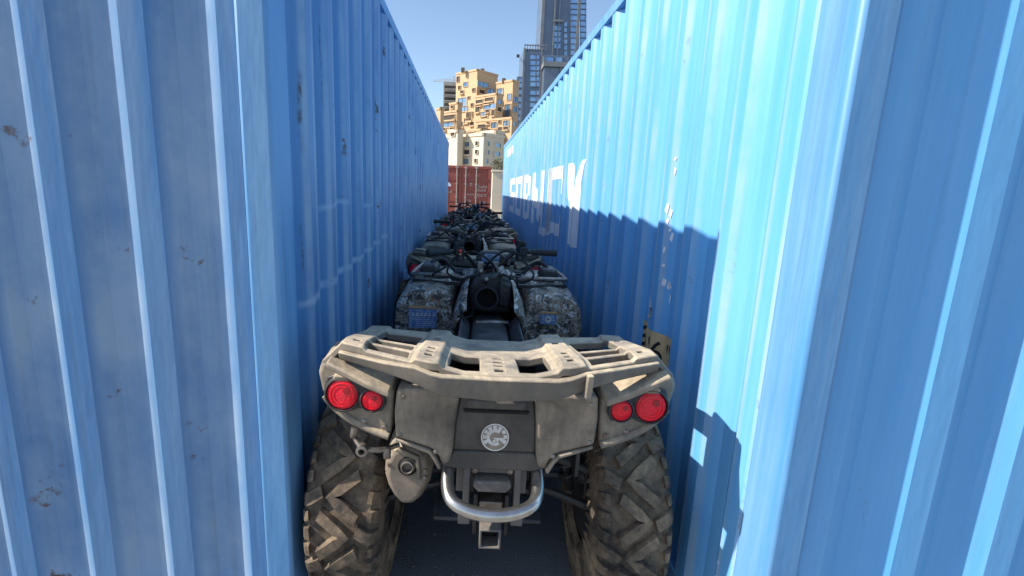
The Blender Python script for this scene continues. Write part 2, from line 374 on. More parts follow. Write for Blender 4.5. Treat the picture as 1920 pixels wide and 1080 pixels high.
def container(name, label, cat, XS, sgn, y0, y1, H, ph, paint, rail):
    """long box whose visible side lies at x = XS looking to sgn"""
    W = 2.44; xa, xb = (XS-W, XS) if sgn > 0 else (XS, XS+W)
    root = empty(name, ((xa+xb)/2, y0, GZ)); tag(root, label, cat); H = H-GZ
    ox, oy = (xa+xb)/2, y0
    def B(mb, nm, mat, **k):
        mb.v = [(x-ox, y-oy, z) for x, y, z in mb.v]; return mb.build(nm, mat, root, **k)
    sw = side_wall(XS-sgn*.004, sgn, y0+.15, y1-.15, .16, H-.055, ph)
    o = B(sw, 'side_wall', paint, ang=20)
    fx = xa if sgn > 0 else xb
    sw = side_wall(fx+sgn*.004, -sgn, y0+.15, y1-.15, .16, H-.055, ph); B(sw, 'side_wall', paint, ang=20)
    for X in (xa, xb):
        i0, i1 = (X, X+.06) if X == xa else (X-.06, X)
        B(MB().box(i0, i1, y0+.17, y1-.17, H-.066, H), 'top_rail', rail, bevel=.006)
        B(MB().box(i0, i1, y0+.17, y1-.17, .02, .18), 'bottom_rail', rail, bevel=.006)
        for Y in (y0, y1):
            a, b = (Y, Y+.16) if Y == y0 else (Y-.16, Y)
            px0, px1 = (X, X+.10) if X == xa else (X-.10, X)
            B(MB().box(px0+.003, px1-.003, a+.003, b-.003, .118, H-.115), 'corner_post', rail, bevel=.012)
            for zc in (0, H-.118):
                cc = MB(); c0, c1 = (X, X+.162) if X == xa else (X-.162, X)
                ca, cb = (Y, Y+.178) if Y == y0 else (Y-.178, Y)
                cc.box(c0-.003 if X == xa else c0, c1 if X == xa else c1+.003, ca, cb, zc, zc+.118)
                cst = B(cc, 'corner_casting', rail, bevel=.008)
                sgx = -1 if X == xa else 1
                hx = (X-.0035) if X == xa else (X+.0035)
                hp = [(.032*math.cos(t)*1.0, .05*math.sin(t)) for t in [k*math.pi/8 for k in range(16)]]
                h = MB().add([(hx-ox, (ca+cb)/2+p-oy, zc+.059+q*.75) for p, q in hp], [tuple(range(16)) if sgx > 0 else tuple(reversed(range(16)))])
                h.build('casting_hole', 'hollow', cst)
                h2 = MB().add([((c0+c1)/2+q-ox, (ca-.0035 if Y == y0 else cb+.0035)-oy, zc+.059+p) for p, q in hp], [tuple(range(16))])
                h2.build('casting_hole', 'hollow', cst)
    B(MB().box(xa+.065, xb-.065, y0+.03, y1-.03, H-.05, H-.02), 'roof', paint)
    # end walls: corrugated, with headers and sills
    for Y, sg in ((y0, -1), (y1, 1)):
        tmp = side_wall(0, 1, xa+.105, xb-.105, .16, H-.09, xa+.105)
        e = MB(); e.v = [(y, Y-sg*.03+sg*x, z) for x, y, z in tmp.v]
        e.f = tmp.f if sg < 0 else [tuple(reversed(q)) for q in tmp.f]
        if sg < 0: e.f = [tuple(q) for q in e.f]
        B(e, 'end_wall', paint, ang=20)
        a, b = (Y+.012, Y+.10) if sg < 0 else (Y-.10, Y-.012)
        B(MB().box(xa+.165, xb-.165, a, b, H-.10, H-.004), 'header', rail, bevel=.006)
        B(MB().box(xa+.165, xb-.165, a, b, .02, .17), 'sill', rail, bevel=.006)
    return root, o
XL, XR, HC = -.574, .848, 2.605
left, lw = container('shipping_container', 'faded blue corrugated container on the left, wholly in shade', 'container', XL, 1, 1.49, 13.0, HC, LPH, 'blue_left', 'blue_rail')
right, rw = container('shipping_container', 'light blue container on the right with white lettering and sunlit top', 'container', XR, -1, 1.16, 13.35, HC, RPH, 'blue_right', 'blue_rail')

# lettering painted on the right wall: strokes cut at every fold so that they follow the sheet
def on_wall(name, polys, mat, parent, off=.003):
    """polys: lists of (y, z) laid on the right container's corrugated side"""
    bm = bmesh.new()
    for poly in polys:
        bm.faces.new([bm.verts.new((0, y, z)) for y, z in poly])
    ys = [v.co.y for v in bm.verts]
    for b in corr_breaks(min(ys), max(ys), RPH)[1:-1]:
        bmesh.ops.bisect_plane(bm, geom=bm.verts[:]+bm.edges[:]+bm.faces[:], plane_co=(0, b, 0), plane_no=(0, 1, 0), dist=1e-5)
    px, py = parent.location.x, parent.location.y
    for v in bm.verts:
        v.co.x = XR+.004+corr(v.co.y-RPH)-off-px; v.co.y -= py; v.co.z -= GZ
    for f in bm.faces:
        f.normal_update()
        if f.normal.x > 0: f.normal_flip()
    me = bpy.data.meshes.new(name); bm.to_mesh(me); bm.free(); me.materials.append(MT[mat])
    o = bpy.data.objects.new(name, me); COL.objects.link(o); o.parent = parent; return o
def stroke(a, b, w):
    (y0, z0), (y1, z1) = a, b; d = Vector((y1-y0, z1-z0)).normalized(); n_ = Vector((-d.y, d.x))*w/2
    return [(y0+n_.x, z0+n_.y), (y1+n_.x, z1+n_.y), (y1-n_.x, z1-n_.y), (y0-n_.x, z0-n_.y)]
def rect(y0, y1, z0, z1): return [(y0, z0), (y1, z0), (y1, z1), (y0, z1)]
T0, B0 = 1.70, 1.03; sw_ = .19
# far to near: S O B N J C Y (y grows away from the camera; 'left' of a letter is the larger y)
def letter(ch, ya, yb):      # ya far edge (left), yb near edge (right)
    s = sw_*1.15; h = .12; mid = (T0+B0)/2
    if ch == 'S': return [rect(yb, ya, T0-h, T0), rect(ya-s, ya, mid, T0-h), rect(yb, ya, mid-h/2, mid+h/2-.0001)[:], rect(yb, yb+s, B0+h, mid-h/2), rect(yb, ya, B0, B0+h)]
    if ch == 'O': return [rect(ya-s, ya, B0, T0), rect(yb, yb+s, B0, T0), rect(yb+s, ya-s, T0-h, T0), rect(yb+s, ya-s, B0, B0+h)]
    if ch == 'B': return [rect(ya-s, ya, B0, T0), rect(yb, yb+s, B0+.03, mid-.03), rect(yb+.03, yb+s, mid+.03, T0-.03), rect(yb+s, ya-s, T0-h, T0), rect(yb+s, ya-s, mid-.05, mid+.05), rect(yb+s, ya-s, B0, B0+h)]
    if ch == 'N': return [rect(ya-s, ya, B0, T0), rect(yb, yb+s, B0, T0), [(ya-s, T0-.05), (yb+s, B0+.25), (yb+s, B0+.02), (ya-s, T0-.32)]]
    if ch == 'J': return [rect(yb, yb+s, B0-.04, T0), rect(yb+s, ya, B0-.08, B0+.02), rect(ya-s*.8, ya, B0+.02, B0+.14)]
    if ch == 'C': return [rect(ya-s, ya, B0, T0), rect(yb, ya-s, T0-h, T0), rect(yb, yb+s*.8, T0-.26, T0-h), rect(yb, ya-s, B0, B0+h), rect(yb, yb+s*.8, B0+h, B0+.22)]
    if ch == 'Y': return [[(ya, T0), (ya-s, T0), (yb+.24+s*.5, 1.36), (yb+.24+s*1.35, 1.36)], [(yb, T0), (yb+s*1.1, T0), (yb+.24+s*.6, 1.36), (yb+.24-s*.35, 1.36)], rect(yb+.24-s*.35, yb+.24+s*1.35, B0-.02, 1.36)]
for ch, a, b in (('S', 10.75, 9.65), ('O', 9.35, 8.2), ('B', 7.95, 7.15), ('N', 6.95, 5.92), ('J', 6.12, 5.3), ('C', 5.45, 4.62), ('Y', 4.5, 3.76)):
    on_wall('painted_letter', letter(ch, a, b), 'white_print', right)
on_wall('identification_mark', [rect(11.9-.17*k, 12.02-.17*k, 2.22, 2.38) for k in range(9)] + [rect(10.9-.14*k, 11.0-.14*k, 2.0, 2.1) for k in range(0)], 'white_print', right)
# caution decal, height mark 9'6"
def text_polys(txt, size):
    cu = bpy.data.curves.new('t', 'FONT'); cu.body = txt; cu.size = size; cu.resolution_u = 3
    o = bpy.data.objects.new('t', cu); COL.objects.link(o)
    dg = bpy.context.evaluated_depsgraph_get(); me = bpy.data.meshes.new_from_object(o.evaluated_get(dg))
    ps = [[(me.vertices[i].co.x, me.vertices[i].co.y) for i in p.vertices] for p in me.polygons]
    bpy.data.objects.remove(o); bpy.data.curves.remove(cu); bpy.data.meshes.remove(me); return ps
dy0, dy1, dz0, dz1 = 1.96, 2.352, .54, .845
dec = on_wall('caution_decal', [rect(dy0, dy1, dz0, dz1)], 'yellow', right, .003)
hz = []
for k in range(7):
    z = dz0+.005+k*.042
    hz.append([(dy1-.002, z), (dy1-.04, z+.012), (dy1-.04, z+.03), (dy1-.002, z+.018)])
on_wall('hazard_stripe', hz, 'ink', right, .0055)
for ch, dx in (('9', 0), ("'", .095), ('6', .125), ('"', .22)):
    on_wall('decal_character', [[(dy1-.075-dx-x, dz0+.165+y) for x, y in p] for p in text_polys(ch, .15)], 'ink', right, .0055)
for k in range(6): on_wall('decal_small_print', [rect(dy1-.105-.045*k, dy1-.075-.045*k, dz0+.09, dz0+.13)], 'ink', right, .0055)
on_wall('decal_mark', [[(dy1-.11, dz0+.005), (dy1-.16, dz0+.005), (dy1-.145, dz0+.04)]], 'red_ink', right, .0055)
sc_ = []
for k in range(15):
    z = .98+random.random()*.62; y = 2.10+random.uniform(-.02, .03)+(z-1.2)*.03; l = random.uniform(.012, .05)
    sc_.append([(y, z), (y+random.uniform(.004, .016), z+l*.3), (y+.004, z+l), (y-.006, z+l*.8)])
for k in range(14):
    z = .88+random.random()*.09; y = 2.19+random.uniform(-.02, .025); l = random.uniform(.01, .04)
    sc_.append([(y, z), (y+.012, z+l*.2), (y+.006, z+l), (y-.004, z+l*.7)])
on_wall('paint_scrape', sc_, 'white_print', right, .0035)['kind'] = 'stuff'

# ------------------------------------------------------------------ all-terrain vehicles
atv = empty('quad_bike', (.089, 1.36, 0), R(-1.2)); atv.rotation_euler = (0, R(.5), R(-1.2))
tag(atv, 'dusty grey quad bike nearest the camera with round red tail lights and bare seat area', 'quad bike', 'quad bikes parked nose to tail between the containers')
def part(mb, name, mat, bevel=0, parent=None, **k): return mb.build(name, mat, parent or atv, bevel, **k)

# wheels
TR, HW = .312, .135
def crown(w):
    a = abs(w)/HW
    return TR-.006*a*a if a < .85 else TR-.0043-(a-.85)*.20 if a < 1 else TR-.0343-(a-1)*.9
def make_wheel(k=1.0, hw=1.0):
    root = empty('wheel'); root.parent = atv
    def mp(s, w, h):
        r = crown(w)+h; t = s/TR
        return Vector((w*hw, r*math.sin(t), r*math.cos(t)))*k if hw == 1 else Vector((w*hw*k, r*math.sin(t)*k, r*math.cos(t)*k))
    t = MB()
    prof = [(.165, -.105), (.185, -.125), (.215, -.141), (.250, -.142)] + [(crown(HW*q), HW*q) for q in (-1, -.9, -.8, -.5, 0, .5, .8, .9, 1)] + [(.250, .142), (.215, .141), (.185, .125), (.165, .105)]
    M = Matrix.Rotation(math.pi/2, 4, 'Y')
    t.lathe([(r*k, h*hw*k) for r, h in prof], M, 54)
    t.f = [f for f in t.f if len(f) == 4]
    def lug(pts, wd, ht=.024):
        C = []
        for i in range(len(pts)-1):
            for q in range(3): u = q/3; C.append(Vector(pts[i]).lerp(Vector(pts[i+1]), u))
        C.append(Vector(pts[-1])); n_ = len(C); vs = []
        for i, c in enumerate(C):
            d = (C[min(i+1, n_-1)]-C[max(i-1, 0)]).normalized(); nn = Vector((-d.y, d.x))
            for wv_, h in ((wd/2, -.012), (wd*.40, ht), (-wd*.40, ht), (-wd/2, -.012)):
                p = c+nn*wv_; vs.append(mp(p.x, p.y, h))
        fs = [(i*4+j, i*4+(j+1)%4, i*4+4+(j+1)%4, i*4+4+j) for i in range(n_-1) for j in range(4)]
        fs += [(3, 2, 1, 0), tuple((n_-1)*4+j for j in range(4))]
        t.add(vs, fs)
    N = 10; per = 2*math.pi*TR/N
    for i in range(N):
        s0 = i*per
        lug([(s0+.054, -.066), (s0, .030), (s0-.054, -.066)], .036)
        s1 = s0+per/2
        lug([(s1+.054, .066), (s1, -.030), (s1-.054, .066)], .036)
        for sg, ss in ((1, s0), (-1, s1)):
            lug([(ss-.012, sg*.062), (ss+.006, sg*.10), (ss+.018, sg*.142)], .040, .016)
            lug([(ss+per*.26, sg*.104), (ss+per*.30, sg*.146)], .030, .014)
            lug([(ss-per*.25, sg*.100), (ss-per*.22, sg*.146)], .034, .014)
            lug([(ss+per*.5, sg*.100), (ss+per*.53, sg*.146)], .036, .014)
    t.build('tire', 'tyre', root, ang=30)
    rm = MB()
    rm.lathe([(q*k, h*hw*k) for q, h in [(.172, -.112), (.160, -.112), (.150, -.09), (.145, .02), (.10, .055), (.055, .06), (.05, .085), (.0, .085)]], M, 30)
    rm.lathe([(q*k, h*hw*k) for q, h in [(.172, .112), (.160, .112), (.152, .09), (.147, .02), (.14, .02)]], M, 30)
    rm.build('rim', 'black', root)
    return root
wr = make_wheel(1.27, .765); wr.location = (.512, .515, .24)
def wheel_copy(src, loc, rz, sc=(1, 1, 1), rx=0):
    c = empty('wheel', loc, rz); c.parent = atv; c.scale = sc; c.rotation_euler = (rx, 0, rz)
    for ch in [q for q in bpy.data.objects if q.parent == src]: inst(ch, c)
    return c
wheel_copy(wr, (-.512, .515, .24), math.pi, rx=.1)
wheel_copy(wr, (.50, 2.01, .225), R(3), (.92, .965, .965), .3)
wheel_copy(wr, (-.50, 2.01, .225), R(183), (.92, .965, .965), .2)

# rear rack: openwork tray
def rz_(x, y):
    a = abs(x)
    z = .954 if a < .10 else .954+(a-.10)/.07*.018 if a < .17 else .972+(a-.17)*.05 if a < .47 else .987-(a-.47)*1.0
    return z-.14*max(0, y+.02)+(.012 if .165 < a < .24 else 0)+(.010 if .39 < a < .47 else 0)+(.008 if y > .31 else 0)
def rwarp(x, y):
    a = abs(x); t = (y+.09)/.48
    return x*(1-.05*max(0, y)), y+(1-t)*max(0, a-.20)*.40-t*max(0, a-.40)*.25
xs = sorted({s*q for s in (1, -1) for q in (.014, .045, .056, .068, .10, .145, .158, .17, .178, .192, .214, .236, .248, .262, .272, .30, .345, .385, .395, .414, .436, .462, .50, .53)} | {0})
ys = [-.09, -.06, -.038, -.016, .004, .03, .055, .085, .105, .125, .15, .19, .225, .26, .30, .39]
def solid(i, j):
    x = abs((xs[i]+xs[i+1])/2); y = (ys[j]+ys[j+1])/2
    if .056 < x < .145 and -.06 < y < .105: return False        # openings beside the middle plate
    if .262 < x < .395 and (-.06 < y < .004 or .03 < y < .105 or .125 < y < .30): return False
    if x < .014 and (j in (1, 3, 5, 7)): return False            # slots
    if .192 < x < .214 and (j in (2, 4, 6, 12)): return False
    if .414 < x < .436 and (j in (2, 12)): return False
    if x > .462 and -.06 < y < .03 and x > .50: return False
    return True
rack = part(MB().plate(xs, ys, solid, rz_, .026, rwarp), 'rear_rack', 'rack', .004)
fa = MB()
fpts = [(-.47, .945, .972), (-.33, .930, .966), (-.235, .915, .970), (-.19, .900, .958), (-.16, .888, .952), (0, .878, .950), (.16, .888, .952), (.19, .900, .958), (.235, .915, .970), (.33, .930, .972), (.47, .945, .978)]
vs = []
for x, z0, z1 in fpts:
    y = rwarp(x, -.09)[1]-.006
    for yy, zz in ((y-.016, z1), (y-.004, z0+.010), (y+.002, z0), (y+.018, z0), (y+.012, z1)): vs.append((x, yy, zz))
fs = [(i*5+k, i*5+(k+1) % 5, i*5+5+(k+1) % 5, i*5+5+k) for i in range(len(fpts)-1) for k in range(5)]
fs += [(0, 4, 3, 2, 1), tuple(len(vs)-5+k for k in range(5))]
fa.add(vs, [tuple(reversed(f)) for f in fs]); part(fa, 'rack_fascia', 'rack', .005, rack)
for sx in (-1, 1):
    if sx > 0: tb = MB(); tb.prism([(sx*.232, .905), (sx*.250, .905), (sx*.252, .972), (sx*.234, .972)], -.135+.02, -.085); part(tb, 'tie_rib', 'rack', .003, rack)
    part(MB().box(sx*.25-.02, sx*.25+.02, .03, .10, .80, .945), 'rack_stay', 'black', .004, rack); part(MB().box(sx*.25-.02, sx*.25+.02, .20, .26, .78, .93), 'rack_stay', 'black', .004, rack)

# rear fenders with lights
for sx in (-1, 1):
    out = [(.306, .858), (.311, .775), (.318, .700), (.385, .715), (.452, .742), (.505, .782), (.535, .828), (.545, .888), (.528, .930), (.488, .922), (.430, .902), (.375, .880)]
    fd = MB().prism([(sx*x, z) for x, z in out], .0, .16, 1.0, lambda p: (p.x, p.y+max(0, abs(p.x)-.33)*.22+(.86-p.z)*.10, p.z+(p.y)*.12), 3)
    fo = part(fd, 'rear_fender', 'dusty', .014, seg=3)
    # arch over the tyre
    ar = MB(); AN = 14
    vs = []
    for k in range(AN+1):
        t = R(88)+R(84)*k/AN; rr = .43
        for xx, dz in ((.30, 0), (.44, .012), (.54, -.012), (.565, -.05), (.555, -.055), (.535, -.025), (.44, -.004), (.30, -.016)):
            vs.append((sx*xx, (.49-math.cos(t)*rr*1.05), .37+math.sin(t)*rr+dz))
    fs = [(k*8+q, k*8+(q+1) % 8, k*8+8+(q+1) % 8, k*8+8+q) for k in range(AN) for q in range(8)]+[tuple(range(8)), tuple(AN*8+q for q in range(8))]
    ar.add(vs, fs if sx > 0 else [tuple(reversed(f)) for f in fs]); part(ar, 'arch_liner', 'dusty', 0, fo, ang=50)
    part(MB().prism([(sx*.285, .50), (sx*.300, .50), (sx*.300, .78), (sx*.285, .78)], .16, .66), 'sun_blocker', 'black', .004, fo)  # added panel inside the fender, keeps sun from leaking through to the wall
    # pale dusty lip along the top of the fender
    lp = MB().prism([(sx*x, z) for x, z in ((.31, .862), (.38, .884), (.44, .907), (.50, .930), (.50, .950), (.44, .930), (.38, .905), (.31, .880))], -.055, .13, 1, lambda p: (p.x, p.y+max(0, abs(p.x)-.33)*.22, p.z+p.y*.1))
    part(lp, 'fender_lip', 'dusty', .006, fo)
    part(MB().tube([(sx*x, -.002+max(0, x-.33)*.22+(.86-z)*.10, z+.010) for x, z in ((.322, .695), (.385, .712), (.452, .740), (.500, .778), (.522, .806))], .013, 10, smooth=4), 'fender_rim', 'dusty', 0, fo, ang=60)
    part(MB().prism([(sx*x, z) for x, z in ((.328, .815), (.332, .850), (.352, .868), (.40, .878), (.425, .893), (.47, .897), (.512, .880), (.526, .840), (.514, .800), (.48, .776), (.44, .774), (.415, .788), (.38, .786), (.345, .786))], -.006, .05, 1, lambda p: (p.x, p.y+max(0, abs(p.x)-.33)*.22+(.86-p.z)*.10, p.z)), 'light_housing', 'black', .005, fo)
    for bx, bz in ((.335, .735), (.50, .80), (.40, .745)):
        part(MB().lathe([(.008, -.01), (.008, .004), (.005, .006), (0, .006)], axisM((sx*bx, max(0, bx-.33)*.22+(.86-bz)*.10, bz), (0, -1, 0)), 10), 'fender_screw', 'steel', 0, fo)
    for (bx, bz, br) in ((.462, .833, .046), (.369, .826, .031)):
        yb = -.006+max(0, bx-.33)*.22+(.86-bz)*.10
        d = Vector((0, -1, .06)).normalized(); M = axisM((sx*bx, yb-.002, bz), d)
        bz_o = MB().lathe([(br*1.24, -.012), (br*1.24, .004), (br*1.18, .012), (br*1.08, .014), (br*1.04, .006), (br*1.03, -.008)], M, 32)
        lo = part(bz_o, 'tail_light', 'black', 0)
        ln = MB().lathe([(br*1.03, -.006), (br*1.02, .006), (br*.96, .0105), (br*.75, .0130), (br*.45, .0148), (br*.2, .0155), (0, .0157)], M, 32)
        part(ln, 'lens', 'lens', 0, lo, ang=60)
        for rq in (.80, .58): part(MB().lathe([(br*rq, .010), (br*rq, .0168-rq*.002), (br*(rq-.05), .0172-rq*.002), (br*(rq-.05), .010)], M, 32), 'lens_ring', 'lens', 0, lo, ang=60)
        M2 = axisM((sx*bx+br*.28, yb-.002, bz+br*.30), d)
        part(MB().lathe([(br*.26, .010), (br*.24, .0160), (0, .0164)], M2, 8), 'lens_boss', 'lens_in', 0, lo)
        if br > .04:
            part(MB().prism([(sx*bx-.03, bz+.040), (sx*bx+.03, bz+.040), (sx*bx+.022, bz+.060), (sx*bx-.026, bz+.062)], yb-.012, yb+.02), 'light_hood', 'dusty', .006, lo)
# tail panels
for sx in (-1, 1):
    pl = [(.112, .846), (.20, .872), (.296, .868), (.304, .790), (.302, .705), (.25, .688), (.192, .668), (.170, .640), (.160, .608), (.138, .618), (.128, .66), (.122, .76)]
    for bx, bz in ((.275, .845), (.285, .715), (.18, .66)): part(MB().lathe([(.007, -.01), (.007, .003), (.004, .005), (0, .005)], axisM((sx*bx, -.012+(.86-bz)*.13, bz), (0, -1, 0)), 10), 'panel_screw', 'steel', 0)
    po = part(MB().prism([(sx*x, z) for x, z in pl], -.012, .07, 1, lambda p: (p.x, p.y+(.86-p.z)*.13, p.z)), 'tail_panel', 'panel', .010, seg=3)
    rb = MB().prism([(sx*x, z) for x, z in ((.160, .604), (.178, .640), (.196, .664), (.300, .700), (.302, .690), (.200, .652), (.186, .632), (.170, .600))], -.020+.03, .04, 1, lambda p: (p.x, p.y+(.86-p.z)*.0, p.z))
    part(rb, 'panel_rib', 'panel', .004, po)
    part(MB().prism([(sx*x, z) for x, z in ((.115, .872), (.30, .885), (.298, .915), (.115, .90))], .03, .09), 'under_rack_panel', 'black', .006)
cp = part(MB().prism([(-.112, .845), (.112, .845), (.124, .76), (.130, .655), (-.130, .655), (-.124, .76)], .006, .06, 1, lambda p: (p.x, p.y+(.86-p.z)*.13, p.z)), 'tail_centre', 'centre', .008)
part(MB().prism([(-.090, .842), (.090, .842), (.086, .812), (-.086, .812)], -.012, .02, 1, lambda p: (p.x, p.y+(.86-p.z)*.13, p.z)), 'release_handle', 'centre', .008, cp)
part(MB().prism([(-.10, .806), (.10, .806), (.096, .794), (-.096, .794)], .0, .02, 1, lambda p: (p.x, p.y+(.86-p.z)*.13, p.z)), 'handle_groove', 'hollow', .003, cp)
part(MB().box(-.2, .2, .05, .30, .84, .872), 'tail_deck', 'black', .01)
lipv = [(-.126, .657), (.126, .657), (.165, .604), (.12, .592), (-.12, .592), (-.165, .604)]
part(MB().prism(lipv, -.006, .05, 1, lambda p: (p.x, p.y+.034+(.65-p.z)*.10, p.z)), 'tail_lip', 'centre', .006)
# round badge: ring, toothed disc and script mark
by, bz0 = .0195, .714
M = axisM((0, by, bz0), (0, -1, .13))
bd = part(MB().lathe([(.043, -.004), (.043, .003), (.041, .005), (0, .005)], M, 36), 'round_badge', 'panel', 0)
def disc_poly(pts, h): return [M @ Vector((x, y, h)) for x, y in pts]
rg = MB()
def arc_band(r0, r1, a0, a1, k=18):
    q = [(r1*math.cos(R(a0+(a1-a0)*i/k)), r1*math.sin(R(a0+(a1-a0)*i/k))) for i in range(k+1)]
    p = [(r0*math.cos(R(a0+(a1-a0)*i/k)), r0*math.sin(R(a0+(a1-a0)*i/k))) for i in range(k+1)]
    vs = disc_poly(q, .0062)+disc_poly(p, .0062)
    rg.add(vs, [(i, i+1, k+2+i, k+1+i) for i in range(k)])
# M's local x/y run in the badge plane; find which way is up
upx = (M.to_3x3().inverted() @ Vector((0, 0, 1))); base_a = math.degrees(math.atan2(upx.y, upx.x))
arc_band(.0385, .0425, base_a, base_a+360, 40)
for k in range(9): arc_band(.026, .0365, base_a-125+k*29, base_a-125+k*29+21, 4)
arc_band(.016, .026, base_a-40, base_a+215, 18)
up2 = Vector((upx.x, upx.y)).normalized(); rt2 = Vector((M.to_3x3().inverted() @ Vector((1, 0, 0))).xy).normalized()
def bp(x, y): q = rt2*x+up2*y; return (q.x, q.y)
for x0, x1, y0, y1 in ((-.004, .030, -.006, -.001), (.004, .012, -.012, -.006), (.016, .024, -.012, -.006), (-.006, .002, -.015, -.008)):
    rg.add(disc_poly([bp(x0, y0), bp(x1, y0), bp(x1, y1), bp(x0, y1)], .0062), [(0, 1, 2, 3)])
part(rg, 'badge_emblem', 'silver', 0, bd)

# muffler
mo = [(-.362, .500), (-.358, .565), (-.335, .612), (-.296, .632), (-.240, .622), (-.205, .585), (-.195, .530), (-.205, .470), (-.232, .410), (-.262, .383), (-.298, .380), (-.330, .415), (-.350, .455)]
mu = part(MB().prism(mo, .155, .62, 1.0), 'muffler', 'muffler', .012, seg=3)
ec = MB(); k1 = [(-.28+(x+.28)*.97, .505+(z-.505)*.97) for x, z in mo]
ec.prism(k1, .150, .118, .80); part(ec, 'end_cap', 'muffler', .008, mu, ang=25)
M = axisM((-.278, .118, .545), (0, -1, .10))
part(MB().lathe([(.032, -.02), (.034, .002), (.030, .006), (.027, .002), (.026, -.012)], M, 24), 'spark_ring', 'hollow', 0, mu)
part(MB().lathe([(.021, -.02), (.021, .018), (.018, .019), (.0165, .016), (.0165, -.015), (0, -.015)], M, 24), 'tail_pipe', 'steel', 0, mu)
part(MB().prism([(-.325, .600), (-.312, .615), (-.240, .585), (-.232, .50), (-.244, .50), (-.252, .572), (-.312, .598)], .105, .125), 'cap_trim', 'dusty', .004, mu)
for px, pz in ((-.338, .545), (-.222, .53), (-.222, .505)): part(MB().lathe([(.009, -.02), (.009, .006), (.006, .009), (0, .009)], axisM((px, .125, pz), (0, -1, 0)), 6), 'cap_bolt', 'steel', 0, mu)
part(MB().box(-.30, -.21, .10, .17, .625, .675), 'muffler_hanger', 'black', .006)
hb = MB().tube([(-.43, .03, .685), (-.40, .01, .664), (-.345, .02, .655), (-.30, .06, .652)], .008, 8, smooth=4)
hb.tube([(-.43, .03, .72), (-.435, .03, .69)], .011, 8).lathe([(.018, -.012), (.018, .012), (.01, .014), (.009, -.01)], axisM((-.40, .0, .664), (0, -1, 0)), 12).tube([(-.33, .03, .655), (-.33, .025, .625)], .012, 8)
part(hb, 'fender_stay', 'steel', 0)

# silver bumper loop, hitch and frame
bpn = MB().tube([(-.137, .15, .62), (-.140, .07, .590), (-.140, .005, .556), (-.122, -.045, .535), (-.07, -.072, .522), (0, -.080, .517), (.07, -.072, .522), (.122, -.045, .535), (.140, .005, .556), (.140, .07, .590), (.137, .15, .62)], .0195, 16, smooth=6)
part(bpn, 'bumper_loop', 'chrome', 0, ang=60)
hp = part(MB().box(-.115, .115, .10, .125, .47, .585).box(-.092, -.070, .05, .10, .43, .60).box(.070, .092, .05, .10, .43, .60).box(-.07, .07, .06, .10, .565, .590), 'hitch_plate', 'hitch', .004)
for px in (-.055, .055): part(MB().lathe([(.010, -.01), (.010, .008), (0, .010)], axisM((px, .058, .578), (0, -1, 0)), 6), 'hitch_bolt', 'steel', 0, hp)
part(MB().prism([(-.055, .555), (.055, .555), (.062, .535), (.045, .515), (-.045, .515), (-.062, .535)], .03, .09), 'plate_lamp', 'hitch', .006)
rc = MB(); a, b = .034, .027
rc.add([(sx_*q, y, .372+sz_*q) for y in (.0, .30) for q in (a, b) for sx_, sz_ in ((-1, -1), (1, -1), (1, 1), (-1, 1))],
       [(0, 1, 5, 4), (1, 2, 6, 5), (2, 3, 7, 6), (3, 0, 4, 7)] + [(i, 8+i, 8+(i+1) % 4, (i+1) % 4) for i in range(4)] + [(4+i, 4+(i+1) % 4, 12+(i+1) % 4, 12+i) for i in range(4)])
rcv = part(rc, 'hitch_receiver', 'hitch', .002)
part(MB().box(-.026, .026, .05, .06, .346, .398), 'receiver_inside', 'hollow', 0, rcv)
part(MB().prism([(-.036, .41), (.036, .41), (.040, .47), (-.040, .47)], .05, .12), 'receiver_bracket', 'steel', .004)
for sx in (-1, 1):
    part(MB().box(sx*.085-.020, sx*.085+.020, .05, .075, .385, .425), 'chain_eye', 'hitch', .004)
    part(MB().box(sx*.05-.006, sx*.05+.006, .04, .13, .36, .50), 'hitch_gusset', 'frame', .002)
fr = MB()
for sx in (-1, 1):
    fr.tube([(sx*.15, .12, .62), (sx*.15, .20, .42), (sx*.17, .40, .33), (sx*.18, 1.2, .30), (sx*.17, 1.9, .34), (sx*.15, 2.25, .55)], .018, 8, smooth=4)
    fr.tube([(sx*.14, .12, .62), (sx*.15, .35, .74), (sx*.15, .8, .70), (sx*.13, 1.2, .62), (sx*.12, 1.7, .80), (sx*.14, 2.2, .72)], .016, 8, smooth=4)
    fr.tube([(sx*.15, .30, .40), (sx*.15, .32, .74)], .016, 8)
    fr.tube([(sx*.15, .80, .30), (sx*.15, .85, .70)], .014, 8)
    fr.tube([(sx*.17, 1.5, .30), (sx*.12, 1.65, .80)], .014, 8)
for y, z in ((.12, .62), (.2, .42), (.8, .70), (1.2, .30), (2.25, .55)): fr.tube([(-.15, y, z), (.15, y, z)], .014, 8)
part(fr, 'frame', 'frame', 0, ang=60)
